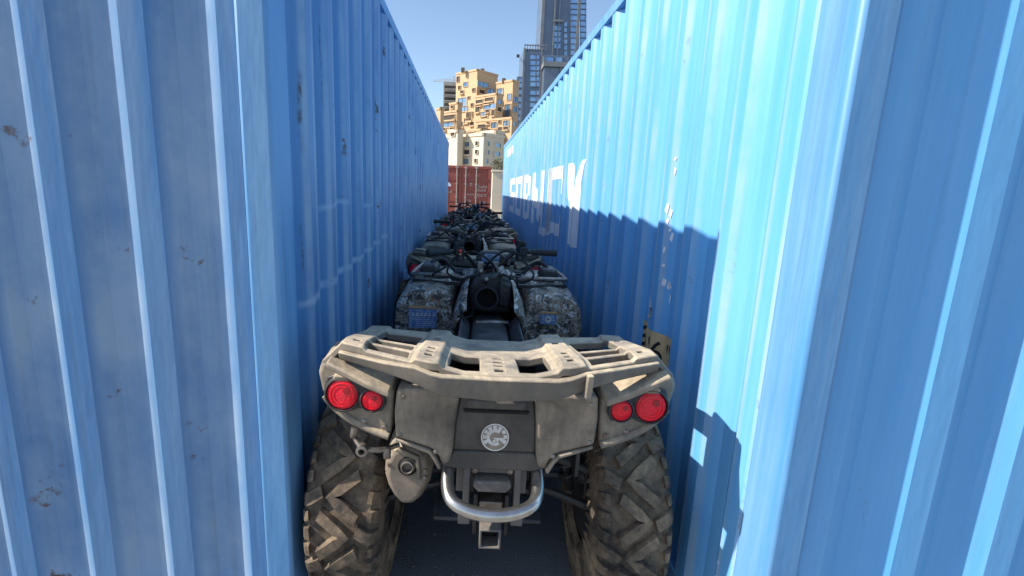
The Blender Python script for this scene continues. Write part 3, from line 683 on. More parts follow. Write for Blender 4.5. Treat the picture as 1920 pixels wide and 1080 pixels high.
for sx in (-1, 1):
    for y in (.33, .57):
        part(MB().tube([(sx*.13, y+.06, .33), (sx*.28, y+.03, .30), (sx*.40, y, .27)], .016, 8), 'lower_arm', 'frame', 0)
        part(MB().tube([(sx*.14, y+.04, .47), (sx*.28, y+.02, .45), (sx*.40, y, .42)], .013, 8), 'upper_arm', 'frame', 0)
    sh = part(MB().tube([(sx*.33, .40, .30), (sx*.22, .42, .70)], .017, 8), 'shock_absorber', 'frame', 0)
    cs = MB(); pts = []
    for k in range(8*10+1):
        t = k/80; c_ = Vector((sx*.32, .402, .34)).lerp(Vector((sx*.23, .418, .66)), t); a_ = 2*math.pi*k/10
        pts.append(c_+Vector((math.cos(a_)*.033, math.sin(a_)*.033, 0)))
    part(cs.tube(pts, .006, 5), 'coil_spring', 'black', 0, sh)
    part(MB().tube([(sx*.06, .45, .33), (sx*.40, .45, .33)], .017, 8), 'drive_shaft', 'frame', 0)
    part(MB().lathe([(.028, 0), (.04, .03), (.03, .06), (.038, .09), (.02, .1)], axisM((sx*.30, .45, .33), (sx, 0, 0)), 14), 'joint_boot', 'black', 0)
    part(MB().box(sx*.405-.02, sx*.405+.02, .41, .49, .24, .45), 'hub_carrier', 'frame', .01)
    part(MB().tube([(sx*.13, 1.97, .34), (sx*.42, 1.97, .30)], .016, 8), 'front_arm', 'frame', 0)
    part(MB().tube([(sx*.40, 1.95, .32), (sx*.24, 1.98, .72)], .026, 8), 'front_shock', 'frame', 0)
part(MB().lathe([(.03, -.06), (.075, -.05), (.09, 0), (.075, .05), (.03, .06)], axisM((0, .45, .33), (0, 1, 0)), 14), 'rear_differential', 'frame', 0)
part(MB().box(-.17, .17, .72, 1.30, .30, .50).box(-.13, .13, .80, 1.15, .50, .62), 'engine', 'frame', .02)
part(MB().box(-.20, .20, .25, 1.9, .245, .262), 'skid_plate', 'black', .006)
# seat area, with the seat off
ab = part(MB().prism([(-.085, .56), (.085, .56), (.095, .745), (.06, .765), (-.06, .765), (-.095, .745)], .70, 1.32), 'air_box', 'black', .012)
part(MB().prism([(-.066, .58), (.066, .58), (.062, .735), (-.062, .735)], .685, .705), 'air_box_door', 'black', .006, ab)
for sx in (-1, 1):
    for z in (.60, .66, .72): part(MB().box(sx*.115-.018, sx*.115+.018, .72, .75, z-.014, z+.014), 'seat_latch', 'frame', .004)
    part(MB().prism([(sx*.10, .55), (sx*.155, .55), (sx*.165, .70), (sx*.15, .80), (sx*.12, .77), (sx*.10, .74)], .74, 1.2), 'fuel_tank_side', 'black', .012)
part(MB().tube([(-.07, 1.16, .76), (.02, 1.15, .768), (.10, 1.17, .762)], .012, 8, smooth=3), 'seat_hook', 'steel', 0)
part(MB().box(.118, .134, 1.12, 1.14, .70, .76), 'fuse_tab', 'silver', .003)
con = part(MB().prism([(-.105, .78), (.115, .78), (.13, .90), (.10, .985), (.03, 1.0), (-.07, .985), (-.115, .92)], 1.30, 1.80, .92), 'console', 'black', .018, seg=3)
M = axisM((-.018, 1.30, .870), (0, -1, .12))
tb = part(MB().lathe([(.060, -.05), (.060, .075), (.064, .078), (.064, .092), (.055, .094), (.052, .085), (.050, -.03), (0, -.03)], M, 32), 'intake_duct', 'grip', 0)
part(MB().lathe([(.0495, .02), (0, .02)], M, 24), 'duct_hollow', 'hollow', 0, tb)
part(MB().prism([(.045, .83), (.11, .82), (.115, .95), (.05, .97)], 1.26, 1.31), 'relay_cover', 'black', .01, con)
for sx in (-1, 1):
    # inner body flank: curved sheet between seat area and front fender
    fl = MB(); sec = [(.170, .50), (.182, .60), (.186, .70), (.178, .78), (.160, .86), (.140, .91), (.120, .94)]
    vs = []
    for j, (y, q, dz) in enumerate(((1.14, 1.02, -.10), (1.21, 1.03, -.045), (1.30, 1.0, .0), (1.5, .92, .03), (1.75, .85, .03))):
        for x, z in sec: vs.append((sx*x*q, y+(.70-z)*.25, z+dz*(z-.5)*2.2))
        for x, z in reversed(sec): vs.append((sx*(x*q+.020), y+(.70-z)*.25, z+dz*(z-.5)*2.2-.004))
    n_ = 2*len(sec); fs = [(j*n_+k, j*n_+(k+1) % n_, j*n_+n_+(k+1) % n_, j*n_+n_+k) for j in range(4) for k in range(n_)]+[tuple(reversed(range(n_))), tuple(4*n_+k for k in range(n_))]
    fl.add(vs, fs if sx < 0 else [tuple(reversed(f)) for f in fs])
    part(fl, 'body_flank', 'camo', 0, ang=50)
    # front fender: bulky camouflage guard facing the rider
    fo_ = [(.205, .50), (.49, .48), (.525, .56), (.540, .68), (.530, .79), (.505, .845), (.45, .872), (.36, .885), (.26, .880), (.215, .84), (.200, .70)]
    fp = MB().prism([(sx*x, z) for x, z in fo_], 1.30, 2.05, .98, lambda p: (p.x, p.y+(abs(p.z-.68)**2)*1.1+max(0, abs(p.x)-.46)*.6, p.z+min(.03, max(0, p.y-1.3)*.08)*(1 if p.z > .7 else 0)), 6)
    fo2 = part(fp, 'front_fender', 'camo', .028, seg=4)
    part(MB().box(sx*.37-.155, sx*.37+.155, .62, 1.36, .345, .37), 'foot_board', 'black', .008)
    part(MB().prism([(sx*.23, .36), (sx*.52, .36), (sx*.52, .50), (sx*.23, .52)], 1.28, 1.36), 'mud_guard', 'black', .01)
# stickers on the fenders (as on the machine: a printed sheet left, a small emblem right)
part(MB().box(-.445, -.290, 1.284, 1.292, .680, .790), 'warning_label', 'label', .002)
part(MB().box(-.445, -.290, 1.281, 1.290, .792, .806), 'label_header', 'orange', .001)
for q in range(6): part(MB().prism([(-.428+q*.023, .752), (-.414+q*.023, .752), (-.421+q*.023, .772)], 1.279, 1.285), 'label_symbol', 'silver', 0)
part(MB().box(.285, .375, 1.284, 1.292, .730, .790), 'warning_label', 'label', .002)
part(MB().box(.285, .375, 1.281, 1.290, .792, .803), 'label_header', 'orange', .001)
part(MB().lathe([(.018, 0), (.018, .004), (.008, .004), (.008, 0)], axisM((.33, 1.285, .760), (0, -1, 0)), 16), 'label_symbol', 'silver', 0)
# front rack, grille, bumper
xf = sorted({s*q for s in (1, -1) for q in (.09, .15, .175, .25, .272, .345, .367, .44, .47)})
yf = [1.52, 1.545, 1.70, 1.725, 1.86, 1.885, 2.02, 2.045, 2.13, 2.15, 2.18, 2.22]
def sf(i, j):
    x = abs((xf[i]+xf[i+1])/2); y = (yf[j]+yf[j+1])/2
    if x < .15: return y > 1.88 or 1.76 < y < 1.80
    for a_, b_ in ((.175, .25), (.272, .345), (.367, .44)):
        if a_ < x < b_ and j % 2 == 1 and j < 10: return False
    return True
frk = part(MB().plate(xf, yf, sf, lambda x, y: (.905+max(0, abs(x)-.2)*.02-(y-1.5)*.03), .022, lambda x, y: (x, y+max(0, abs(x)-.3)*.25)), 'front_rack', 'black', .003)
for sx in (-1, 1):
    part(MB().tube([(sx*.16, 1.52, .905), (sx*.20, 1.50, .945), (sx*.42, 1.53, .945), (sx*.47, 1.62, .935), (sx*.46, 2.15, .92)], .011, 8, smooth=4), 'rack_rail', 'steel', 0, frk)
    part(MB().tube([(sx*.30, 1.66, .92), (sx*.36, 1.70, .99), (sx*.30, 1.80, 1.0), (sx*.22, 1.78, .93)], .012, 7, smooth=5), 'hose', 'grip', 0)
    part(MB().prism([(sx*.31, .925), (sx*.43, .925), (sx*.42, .985), (sx*.33, .99)], 1.62, 1.80), 'tool_pouch', 'black', .015, frk)
for sx in (-1, 1):
    part(MB().box(sx*.30-.02, sx*.30+.02, 1.66, 1.70, .85, .91), 'rack_stay', 'black', .004, frk)
    hl = part(MB().prism([(sx*.22, .72), (sx*.40, .76), (sx*.42, .84), (sx*.25, .82)], 2.14, 2.22, .9), 'headlight', 'black', .012)
    part(MB().prism([(sx*.24, .735), (sx*.385, .768), (sx*.40, .83), (sx*.27, .81)], 2.205, 2.23, .95), 'lens', 'glass', .006, hl)
part(MB().prism([(-.22, .5), (.22, .5), (.26, .72), (.18, .86), (-.18, .86), (-.26, .72)], 2.0, 2.20, .85), 'grille', 'black', .03, seg=3)
part(MB().tube([(-.2, 2.15, .45), (-.22, 2.28, .50), (-.2, 2.30, .74), (.2, 2.30, .74), (.22, 2.28, .50), (.2, 2.15, .45)], .018, 10, smooth=4), 'front_bumper', 'frame', 0)
# handlebar on its own pivot
STX, STY, STZ = -.01, 1.38, 1.03
hbar = MB().tube([(-.37, -.085, .085), (-.24, -.035, .085), (-.155, 0, .078), (-.10, .02, .03), (-.06, .03, .0), (.06, .03, .0), (.10, .02, .03), (.155, 0, .078), (.24, -.035, .085), (.37, -.085, .085)], .0125, 10, smooth=4)
hbo = part(hbar, 'handlebar', 'frame', 0, loc=(STX, STY, STZ)); hbo.rotation_euler = (0, 0, R(17))
for sx in (-1, 1):
    d = Vector((sx*.13, -.05, 0)).normalized()
    part(MB().lathe([(.017, 0), (.019, .003), (.0175, .008), (.0165, .06), (.0185, .12), (.020, .137), (.017, .141), (0, .141)], axisM((sx*.24, -.035, .085), d), 16), 'grip', 'grip', 0, hbo)
    hs = part(MB().prism([(sx*.185-.024, .065), (sx*.185+.024, .06), (sx*.185+.026, .108), (sx*.185+.01, .118), (sx*.185-.024, .112)], -.05, .02), 'switch_housing', 'grip', .006, hbo)
    part(MB().lathe([(.024, -.02), (.026, .0), (.02, .018), (0, .02)], axisM((sx*.175, -.02, .05), (0, -.3, -1)), 14), 'brake_reservoir', 'frame', 0, hbo)
    part(MB().box(sx*.175-.018, sx*.175+.018, -.02, .015, .118, .150).box(sx*.20-.010, sx*.20+.010, -.03, .0, .112, .14), 'lever_perch', 'grip', .006, hbo)
    part(MB().tube([(sx*.18, .02, .088), (sx*.24, .03, .084), (sx*.31, .0, .082), (sx*.345, -.03, .082)], .006, 6, smooth=4), 'brake_lever', 'steel', 0, hbo)
part(MB().lathe([(.008, 0), (.008, .010), (0, .011)], axisM((-.185, -.051, .094), (0, -1, 0)), 10), 'stop_button', 'lens', 0, hbo)
part(MB().lathe([(.006, 0), (.006, .008), (0, .009)], axisM((-.185, -.051, .075), (0, -1, 0)), 10), 'start_button', 'orange', 0, hbo)
for sx in (-1, 1): part(MB().box(sx*.045-.018, sx*.045+.018, .01, .05, -.05, .022), 'bar_clamp', 'steel', .005, hbo)
part(MB().tube([(STX, STY+.03, STZ-.02), (STX, 1.75, .5)], .02, 10), 'steering_column', 'frame', 0)
gp = part(MB().prism([(-.075, 1.02), (.075, 1.02), (.09, 1.07), (.05, 1.10), (-.05, 1.10), (-.09, 1.07)], 1.50, 1.60, .9), 'gauge_pod', 'black', .012)
part(MB().prism([(-.05, 1.035), (.05, 1.035), (.055, 1.07), (.03, 1.085), (-.03, 1.085), (-.055, 1.07)], 1.493, 1.503), 'gauge_face', 'glass', .003, gp)
cables = [[(-.20, 1.33, 1.08), (-.24, 1.30, 1.00), (-.16, 1.36, .955), (-.05, 1.42, .97), (0, 1.5, .92)], [(.17, 1.40, 1.08), (.24, 1.34, 1.0), (.19, 1.36, .95), (.10, 1.45, .96)],
          [(-.17, 1.34, 1.08), (-.10, 1.30, 1.12), (0, 1.32, 1.06), (.04, 1.4, .98)], [(.16, 1.38, 1.10), (.08, 1.32, 1.13), (.0, 1.35, 1.07), (-.05, 1.45, .97)],
          [(-.25, 1.36, 1.02), (-.33, 1.40, .96), (-.28, 1.5, .93), (-.15, 1.55, .95)], [(.10, 1.10, .76), (.15, 1.16, .80), (.12, 1.26, .84), (.10, 1.32, .88)], [(-.11, .95, .74), (-.13, 1.1, .79), (-.09, 1.24, .78), (-.10, 1.32, .84)],
          [(-.05, 1.30, 1.0), (-.13, 1.22, .99), (-.17, 1.30, .93), (-.12, 1.42, .95)], [(.05, 1.28, 1.01), (.13, 1.24, .98), (.15, 1.33, .92), (.1, 1.44, .95)]]
for c_ in cables: part(MB().tube(c_, .0065, 6, smooth=6), 'cable', 'grip', 0)
for x, y, z in ((-.06, 1.30, 1.005), (.055, 1.29, 1.0), (.12, 1.34, .985), (-.03, 1.27, .965)):
    part(MB().lathe([(.013, -.02), (.016, 0), (.013, .02), (.007, .024), (0, .024)], axisM((x, y, z), (.3, -.6, .6)), 10), 'connector', 'steel', 0)

for ch in [q for q in bpy.data.objects if q.parent == atv]: ch.location.z -= GZ
atv.location.z = GZ
ALL = list(bpy.data.objects)
names = ['quad bike second in the row, its bars and fenders right behind the nearest one', 'quad bike third in the row from the camera, bars turned to the left', 'quad bike fourth in the row, just before the farthest one', 'farthest quad bike at the end of the row, its bars against the red container']
spots = [(.060, 3.74, R(1.6), R(-16)), (.075, 6.12, R(-2.4), R(24)), (.05, 8.42, R(2.2), R(-10)), (.08, 10.7, R(-1.6), R(8))]
for (x, y, rz, hb_), nm in zip(spots, names):
    c = copy_tree(atv); c.location = (x, y, GZ); c.rotation_euler = (0, 0, rz); c['label'] = nm
    for ch in [q for q in bpy.data.objects if q.parent == c and q.name.startswith('handlebar')]: ch.rotation_euler = (0, 0, hb_)
    if nm in (names[0], names[2]):                                  # these two have plain grey guards instead of camouflage
        for ch in [q for q in bpy.data.objects if q.parent == c and q.name.startswith('front_fender')]:
            ch.material_slots[0].link = 'OBJECT'; ch.material_slots[0].material = MT['rack']

# ------------------------------------------------------------------ red container at the end of the lane (doors towards us)
def red_container():
    x0, x1, y0, H = -1.78, .875, 21.5, 2.62
    W = x1-x0; root = empty('shipping_container', ((x0+x1)/2, y0, GZ)); tag(root, 'rust red container with door bars closing the far end of the lane', 'container')
    ox = (x0+x1)/2
    def B(mb, nm, mat, parent=None, **k):
        mb.v = [(x-ox, y-y0, z) for x, y, z in mb.v]; return mb.build(nm, mat, parent or root, **k)
    for xa in (x0, x1-.10): B(MB().box(xa, xa+.10, y0, y0+.16, .12, H-.12), 'corner_post', 'red_paint', bevel=.01)
    for xa in (x0, x1-.17):
        for z in (0, H-.118): B(MB().box(xa-.003, xa+.173, y0-.004, y0+.17, z, z+.118), 'corner_casting', 'red_paint', bevel=.01)
    B(MB().box(x0+.172, x1-.172, y0+.004, y0+.10, H-.12, H-.003), 'header', 'red_paint', bevel=.008)
    B(MB().box(x0+.172, x1-.172, y0+.004, y0+.10, .02, .15), 'sill', 'red_paint', bevel=.008)
    B(MB().box(x0+.02, x1-.02, y0+.18, y0+6.0, .15, H-.01), 'box_body', 'red_paint')
    mid = -.44
    doors = []
    for a, b in ((x0+.105, mid-.008), (mid+.008, x1-.105)):
        d = B(MB().box(a, b, y0+.05, y0+.09, .155, H-.125), 'door', 'red_paint', bevel=.006); doors.append(d)
        nb = 5; hh = (H-.42)/nb
        for k in range(nb):
            B(MB().prism([(a+.07, .20+k*hh+.03), (b-.07, .20+k*hh+.03), (b-.07, .20+(k+1)*hh-.05), (a+.07, .20+(k+1)*hh-.05)], y0+.030, y0+.052, 1.0), 'door_panel', 'red_paint', d, bevel=.008)
    B(MB().box(mid-.045, mid+.045, y0+.012, y0+.028, .16, H-.13), 'door_gasket', 'red_paint', bevel=.004)
    for x, d in ((-1.40, doors[0]), (-.58, doors[0]), (-.20, doors[1]), (.255, doors[1])):
        br = B(MB().tube([(x, y0-.012, .08), (x, y0-.012, H-.06)], .024, 10), 'lock_bar', 'bar_steel', d)
        for z in (.30, .75, 1.3, 1.85, 2.2): B(MB().box(x-.055, x+.055, y0-.03, y0+.03, z-.03, z+.03), 'bar_bracket', 'bar_steel', d, bevel=.005)
        for z in (.10, H-.08): B(MB().box(x-.06, x+.06, y0-.035, y0+.02, z-.045, z+.045), 'cam_keeper', 'bar_steel', d, bevel=.005)
        B(MB().box(x, x+.30, y0-.05, y0-.036, .985, 1.02), 'door_handle', 'bar_steel', d, bevel=.004)
    for z in (.35, .9, 1.5, 2.05):
        for x in (x0+.11, x1-.15): B(MB().box(x, x+.04, y0-.012, y0+.045, z-.06, z+.06), 'hinge', 'red_paint', bevel=.004)
    # printed rows on the doors, too far off to read, and the umbrella-shaped mark on the left door
    def row(x, z, n_, cw, ch, d, gap=1.35):
        mb = MB()
        for k in range(n_):
            xx = x+k*cw*gap; t = cw*.24
            mb.box(xx, xx+t, y0+.0245, y0+.0265, z, z+ch)
            if k % 3 != 1: mb.box(xx+t, xx+cw, y0+.0245, y0+.0265, z+ch-t, z+ch)
            if k % 2: mb.box(xx+cw-t, xx+cw, y0+.0245, y0+.0265, z, z+ch-t)
            mb.box(xx+t, xx+cw-t*(1.05 if k % 2 else 0), y0+.0245, y0+.0265, z, z+t)
        B(mb, 'door_lettering', 'cream_print', d)
    D = doors[1]
    row(.34, 1.72, 4, .075, .085, D); row(.32, 1.57, 4, .07, .085, D); row(.31, 1.36, 3, .07, .10, D); row(.62, 1.36, 1, .09, .10, D); row(.42, 1.06, 3, .07, .09, D)
    row(-.13, 1.40, 4, .06, .06, D); row(-.12, 1.12, 2, .07, .08, D); row(-.12, .90, 4, .06, .05, D); row(-.02, 1.80, 1, .10, .10, D); row(.40, .86, 5, .05, .05, D)
    mk = MB(); mk.prism([(-1.08+.26*math.cos(R(a_)), 1.74+.20*math.sin(R(a_))) for a_ in range(0, 181, 15)], y0+.0215, y0+.0265)
    mk.box(-1.10, -1.05, y0+.0215, y0+.0265, 1.60, 1.735)
    B(mk, 'round_mark', 'white_print', doors[0]); row(-1.32, 1.48, 6, .07, .07, doors[0])
red_container()

# ------------------------------------------------------------------ far yard: cream wall with dry bush behind it
wl = empty('stone_pillar', (1.98, 31.5, GZ)); tag(wl, 'sunlit cream gate pillar right of the red container', 'pillar')
MB().box(-.62, .40, 0, .7, 0, 2.75).build('shaft', 'cream', wl, .02)
MB().box(-.68, .46, -.06, .76, 2.753, 2.88).build('cap', 'cream', wl, .02)
MB().box(-.72, .50, -.10, .80, 0, .30).build('plinth', 'cream', wl, .02)
MB().box(.02, .10, -.05, .02, .5, 2.6).build('downpipe', 'bark', wl)
bs = empty('dry_bush', (2.05, 33.5, GZ)); tag(bs, 'dry brown bush showing above the cream pillar', 'bush')
tk = MB(); 
for k in range(5):
    a_ = k*1.3; tk.tube([(0, 0, 0), (.15*math.cos(a_), .15*math.sin(a_), 1.8), (.4*math.cos(a_), .35*math.sin(a_), 3.1)], [.06, .04, .015], 6, smooth=3)
tk.build('trunk', 'bark', bs)
lf = MB()
for k in range(900):
    a_, b_ = random.random()*6.28, random.uniform(-1, 1); rr = .8*random.random()**.4
    p = Vector((rr*math.cos(a_)*math.sqrt(1-b_*b_), rr*math.sin(a_)*math.sqrt(1-b_*b_), 3.2+b_*rr*.7)); s_ = random.uniform(.03, .07)
    u = Vector((random.uniform(-1, 1), random.uniform(-1, 1), random.uniform(-1, 1))).normalized(); v_ = u.orthogonal()
    lf.add([p-u*s_, p+v_*s_*.4, p+u*s_, p-v_*s_*.4], [(0, 1, 2, 3)])
lf.build('crown', 'leaf', bs)

# ------------------------------------------------------------------ city beyond
def at(px, py, Y):
    d = Fv + R2*((px-899)/FPX) + U2*((540-py)/FPX); q = d*(Y/d.y); return Vector((q.x, q.y, q.z+CAMH))
def opening(root, M, u, z, wd, ht, kind):
    """window on a facade: frame proud of the wall with a pane (or a dark loggia) set back in it"""
    wd *= 1.2; ht *= 1.2; t = min(.25, wd*.08); fr_ = MB()
    for a, b, c, d in ((u-wd/2-t, u+wd/2+t, z-ht/2-t, z-ht/2), (u-wd/2-t, u+wd/2+t, z+ht/2, z+ht/2+t), (u-wd/2-t, u-wd/2, z-ht/2, z+ht/2), (u+wd/2, u+wd/2+t, z-ht/2, z+ht/2)):
        fr_.box(a, b, -.28, .05, c, d, M)
    wn = fr_.build('window', root['wallmat'], root)
    pn = MB().box(u-wd/2, u+wd/2, -.05, .04, z-ht/2, z+ht/2, M); pn.build('pane' if kind != 'void' else 'loggia', kind, wn)
    if kind == 'void' and wd > 1.6:
        MB().box(u-wd/2-t, u+wd/2+t, -.7, -.29, z-ht/2-t, z-ht/2+ht*.12, M).build('balcony', root['wallmat'], wn)
    elif wd > 2.2:
        MB().box(u-.07, u+.07, -.12, -.052, z-ht/2, z+ht/2, M).build('mullion', 'void', wn)
def block(root, cpx, lpx, rpx, top, Y, mat, lwin=(), rwin=(), rot=45, base=-.1, name='block', parapet=True):
    """turned box with its near corner at cpx; its faces run left to lpx and right to rpx; windows (px, py, w, h, kind)"""
    C_ = at(cpx, top, Y); zt = C_.z; k = Y/FPX; cs, sn = math.cos(R(rot)), math.sin(R(rot))
    Ll = (cpx-lpx)*k/cs; Lr = (rpx-cpx)*k/sn
    Cg = Vector((C_.x, C_.y, 0))-root.location
    # local frame: -u runs to the left face's far end, v to the right face's far end
    ul = Vector((-cs, sn, 0)); ur = Vector((sn, cs, 0))
    P = [Cg, Cg+ul*Ll, Cg+ul*Ll+ur*Lr, Cg+ur*Lr]
    mb = MB().add([(p.x, p.y, base) for p in P]+[(p.x, p.y, zt) for p in P], [(0, 1, 2, 3), (7, 6, 5, 4), (1, 0, 4, 5), (0, 3, 7, 4), (3, 2, 6, 7), (2, 1, 5, 6)])
    o = mb.build(name, mat, root)
    if parapet:
        q = MB(); e = .35
        for a, b in ((0, 1), (0, 3)):
            d = (P[b]-P[a]).normalized(); nrm = Vector((d.y, -d.x, 0)); nrm = nrm if nrm.y < 0 else -nrm
            A, B_ = P[a]+nrm*.2-d*.2, P[b]+nrm*.2+d*.2
            q.add([tuple(A)[:2]+(zt-.3,), tuple(B_)[:2]+(zt-.3,), tuple(B_-nrm*.7)[:2]+(zt-.3,), tuple(A-nrm*.7)[:2]+(zt-.3,), tuple(A)[:2]+(zt+.4,), tuple(B_)[:2]+(zt+.4,), tuple(B_-nrm*.7)[:2]+(zt+.4,), tuple(A-nrm*.7)[:2]+(zt+.4,)],
                  [(0, 1, 2, 3), (7, 6, 5, 4), (1, 0, 4, 5), (2, 1, 5, 6), (3, 2, 6, 7), (0, 3, 7, 4)])
        q.build('parapet', mat, o)
    for side, wins in ((0, lwin), (1, rwin)):
        ax = -ul if side == 0 else ur; nb = Vector((sn, cs, 0)) if side == 0 else Vector((-cs, sn, 0))
        M = Matrix(((ax.x, nb.x, 0, Cg.x), (ax.y, nb.y, 0, Cg.y), (0, 0, 1, 0), (0, 0, 0, 1)))
        for (px, py, ww, hh, kd) in wins:
            u = (px-cpx)*k/(cs if side == 0 else sn); z = at(px, py, Y).z
            opening(root, M, u, z, ww*k/(cs if side == 0 else sn), hh*k, kd)
    return o
def city(name, label, cat, px, Y, wallmat):
    p = at(px, 400, Y); o = empty(name, (p.x, Y, 0)); tag(o, label, cat); o['wallmat'] = wallmat; return o
G, V0 = 'glass', 'void'
tn = city('apartment_tower', 'tan stone apartment tower of stepped cubes with scattered square windows', 'building', 895, 200, 'tan')
block(tn, 895, 857, 933, 131, 205, 'tan', [(875,154,6,6,G),(869,168,5,5,V0),(870,187,13,12,G),(874,201,9,7,G),(882,181,3,4,V0),(883,218,8,14,V0),(868,231,8,9,V0),(861,141,4,8,V0),(888,196,4,5,V0),(889,232,6,6,V0),(878,225,6,8,V0),(863,215,5,6,V0),(890,168,4,5,V0),(864,158,4,5,V0),(888,214,4,8,V0)], [(906,157,17,8,G),(920,167,12,9,G),(904,171,8,6,V0),(919,180,10,6,V0)])
block(tn, 962, 934, 974, 151, 200, 'tan', [(941,167,8,8,G),(957,181,5,9,G),(955,206,8,17,G),(944,190,5,5,V0),(944,205,5,6,V0)], [(968,186,6,8,G),(968,204,6,8,G)])
block(tn, 931, 893, 944, 176, 195, 'tan', [(902,186,11,6,V0),(919,185,12,6,V0),(920,198,17,7,G),(899,200,6,11,V0),(909,211,7,7,G),(927,212,5,9,V0),(915,191,8,4,V0),(903,192,7,4,V0),(917,207,5,5,V0),(912,218,9,4,V0)], [(937,190,6,6,G),(937,205,6,7,V0)])
block(tn, 960, 896, 971, 221, 188, 'tan', [(909,230,14,5,V0),(930,231,9,9,G),(951,230,8,8,G),(941,240,6,6,V0),(920,240,8,5,V0),(903,239,7,6,V0),(951,240,7,5,V0),(940,226,4,5,V0),(919,226,5,4,V0)], [(965,232,5,7,G)])
block(tn, 857, 820, 864, 208, 190, 'tan', [(841,219,22,8,V0),(841,232,20,7,G),(826,222,5,6,V0),(852,226,4,6,V0),(833,240,7,5,V0),(849,239,7,5,V0)], [])
block(tn, 858, 843, 866, 193, 194, 'tan', [(849,200,5,5,V0)], [])
block(tn, 903, 830, 968, 243, 182, 'tan', [(845,251,12,7,V0),(865,249,10,6,V0),(884,250,10,6,V0)], [(925,250,12,6,V0),(948,252,10,6,V0)])
block(tn, 826, 818, 832, 204, 186, 'tan', [], [])
rf = MB()
for px, py, Yq in ((868, 129, 208), (905, 131, 208), (945, 149, 203), (828, 203, 188)):
    p = at(px, py, Yq)-tn.location; rf.box(p.x-.7, p.x+.7, p.y, p.y+1.4, p.z-1.2, p.z+.5)
rf.build('roof_hut', 'tan_dark', tn)
cb = city('apartment_block', 'cream low apartment block below the tan tower, just above the red container', 'building', 907, 120, 'cream')
block(cb, 907, 838, 946, 252, 120, 'cream', [(896,268,4,6,V0),(896,284,4,6,V0),(895,301,4,6,V0),(878,268,8,7,G),(878,284,9,8,V0),(877,301,9,8,G),(857,269,12,6,G),(857,285,12,6,V0),(857,301,12,7,G)], [(915,269,4,6,G),(915,285,4,6,G),(914,302,4,6,G),(934,270,9,6,G),(933,287,9,6,G),(932,303,8,6,V0)])
hl_ = MB(); 
for z0, a in ((276, 0), (293, 0)):
    p = at(872, z0, 119)-cb.location; 
block(cb, 858, 843, 868, 246, 122, 'cream', [(850,251,6,5,V0)], [])
block(cb, 930, 905, 946, 247, 124, 'cream', [(918,251,6,4,V0)], [])
sb = city('apartment_slab', 'pale banded apartment slab far behind, left of the tan tower', 'building', 845, 270, 'slab')
pA, pB = at(832, 153, 270), at(858, 153, 270)
MB().box(pA.x-sb.location.x, pB.x-sb.location.x, 0, 12, 0, pA.z).build('wall', 'slab', sb)
for k in range(6):
    z = pA.z-2.6-k*2.9; bnd = MB().box(pA.x-sb.location.x+.5, pB.x-sb.location.x-.5, -.15, .05, z-.75, z+.75).build('window_band', 'void', sb)
    MB().box(pA.x-sb.location.x+.2, pB.x-sb.location.x-.2, -1.0, -.16, z-1.3, z-.78).build('balcony', 'slab', bnd)
cr_ = city('tower_crane', 'thin pale tower crane over the roofs at the left', 'crane', 850, 330, 'slab')
pj = at(812, 153, 330)-cr_.location; pk = at(858, 151, 330)-cr_.location; pt = at(851, 143, 330)-cr_.location
MB().tube([(pt.x, 0, 0), (pt.x, 0, pt.z)], .5, 4).build('mast', 'cream', cr_)
jb = MB().tube([(pj.x, 0, pj.z), (pk.x, 0, pk.z)], .22, 4).tube([(pj.x, 0, pj.z+.9), (pk.x, 0, pk.z+.9)], .15, 4)
for k in range(12):
    t = k/12; a = pj.lerp(pk, t); b = pj.lerp(pk, t+1/24); jb.tube([(a.x, 0, a.z), (b.x, 0, b.z+.9)], .1, 4)
jb.build('jib', 'cream', cr_)
MB().tube([(pj.x*.5+pt.x*.5, 0, (pj.z+pk.z)/2+.9), (pt.x, 0, pt.z)], .08, 4).build('tie_bar', 'cream', cr_)

def tower(name, label, Y, px):
    t_ = city(name, label, 'tower', px, Y, 'tower'); return t_
def slabbox(root, x0, x1, ty, Y, mat, name='shaft', dy=0, depth=25, by=None):
    a = at(x0, ty, Y)-root.location; b = at(x1, ty, Y)-root.location
    z0 = 0 if by is None else at(x0, by, Y).z
    return MB().box(a.x, b.x, dy, dy+depth, z0, (a.z+b.z)/2).build(name, mat, root)
def panes(root, cols, rows, Y, hgt, mat='tglass', dy=0):
    for (a, b) in cols:
        for py in rows:
            p = at(a, py, Y)-root.location; q = at(b, py, Y)-root.location; z = at((a+b)/2, py, Y).z; h = hgt*Y/FPX
            wn = MB()
            for c0, c1, d0, d1 in ((p.x-.3, q.x+.3, z-h/2-.35, z-h/2), (p.x-.3, q.x+.3, z+h/2, z+h/2+.35), (p.x-.3, p.x, z-h/2, z+h/2), (q.x, q.x+.3, z-h/2, z+h/2)): wn.box(c0, c1, dy-.6, dy+.1, d0, d1)
            wo = wn.build('window', 'tower', root)
            MB().box(p.x, q.x, dy-.18, dy+.05, z-h/2, z+h/2).build('pane', mat, wo)
ta = tower('glass_tower', 'tall dark glass tower rising out of the top of the picture', 330, 1068)
slabbox(ta, 1031, 1105, -260, 330, 'tower')
slabbox(ta, 1030, 1036, -258, 330, 'tower_trim', 'corner_fin', -1.2, 1.1); slabbox(ta, 1055, 1057.5, -258, 330, 'tower_trim', 'corner_fin', -1.2, 1.1); slabbox(ta, 1101, 1106, -258, 330, 'tower_trim', 'corner_fin', -1.2, 1.1)
slabbox(ta, 1064, 1067, -258, 330, 'tower', 'corner_fin', -1.0, .9)
slabbox(ta, 1037, 1055, 38, 330, 'tower_trim', 'ledge', -1.5, 1.4, 42)
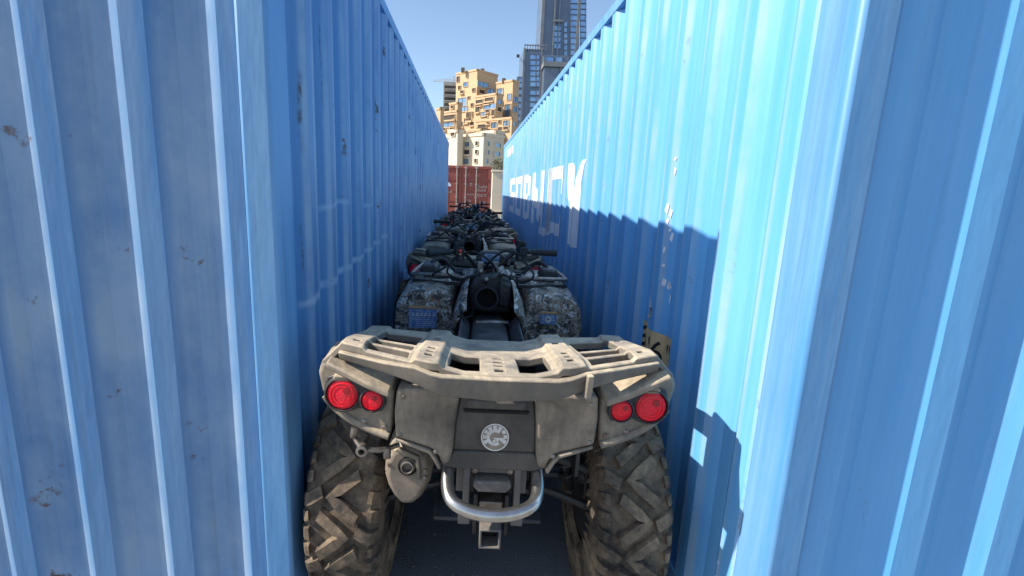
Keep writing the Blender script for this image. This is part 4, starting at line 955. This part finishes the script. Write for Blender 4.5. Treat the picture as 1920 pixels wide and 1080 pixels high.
panes(ta, [(1039, 1051)], [53, 64, 75, 86], 330, 8.5); panes(ta, [(1058, 1063)], [46, 56, 67, 78, 89, 100, 111], 330, 7)
panes(ta, [(1070, 1084.5), (1088, 1098)], [-30, -19, -8, 2, 12.5, 23, 33.5, 44.5, 55.5, 66, 77, 88, 99, 110], 330, 7.6)
tb_ = tower('glass_tower', 'lower dark glass tower with lattice crown left of the tall one', 300, 1000)
slabbox(tb_, 982, 1021, 92, 300, 'tower'); slabbox(tb_, 970, 983, 143, 300, 'tower', 'side_shaft', 1.0)
slabbox(tb_, 963, 971, 172, 300, 'tower', 'side_shaft', 2.0)
slabbox(tb_, 982, 985.5, 90, 300, 'tower_trim', 'corner_fin', -.8, .7, None); slabbox(tb_, 1015, 1018, 92, 300, 'tower_trim', 'corner_fin', -.8, .7)
panes(tb_, [(994, 1004), (1006, 1011)], [107, 118, 128, 138, 148, 158, 174, 186, 197, 208, 219, 230], 300, 7)
panes(tb_, [(973, 981)], [150, 159, 172, 186, 198, 210, 222, 234], 300, 7.5, dy=1.0); panes(tb_, [(964.5, 969.5)], [180, 192, 204, 216, 228], 300, 7, dy=2.0)
cw = MB()
for k in range(9):
    p = at(984+k*5, 93, 300)-tb_.location; cw.box(p.x-.18, p.x+.18, 0, .4, p.z-1, p.z+3.0)
p = at(983, 84, 300)-tb_.location; q = at(1026, 84, 300)-tb_.location
cw.box(p.x, q.x, -.1, .5, p.z-.3, p.z+.2).box(p.x, q.x, -.1, .5, p.z-2.4, p.z-2.0)
cw.build('lattice_crown', 'tower_trim', tb_)
fl_ = MB(); a = at(982, 118, 300)-tb_.location; b = at(971, 106, 300)-tb_.location
fl_.tube([(a.x, 0, a.z), (b.x, -1, b.z)], .12, 5).box(b.x-.8, b.x+.8, -1.8, -.6, b.z-.7, b.z+.7); fl_.build('floodlight', 'void', tb_)
tcx = tower('podium_block', 'grey flat-roofed block between the two glass towers', 290, 1040)
slabbox(tcx, 1021, 1075, 127, 290, 'tower', depth=20); slabbox(tcx, 1019, 1077, 117, 290, 'tower_trim', 'roof_slab', -1.5, 21, 125)
slabbox(tcx, 1022, 1070, 100, 290, 'tower', 'plant_room', 4, 12, 117); panes(tcx, [(1026, 1040), (1044, 1056)], [108], 290, 8, dy=4)
slabbox(tcx, 1050, 1053, 127, 290, 'tower_trim', 'corner_fin', -.8, .7)
for o in bpy.data.objects:
    if 'wallmat' in o.keys(): del o['wallmat']
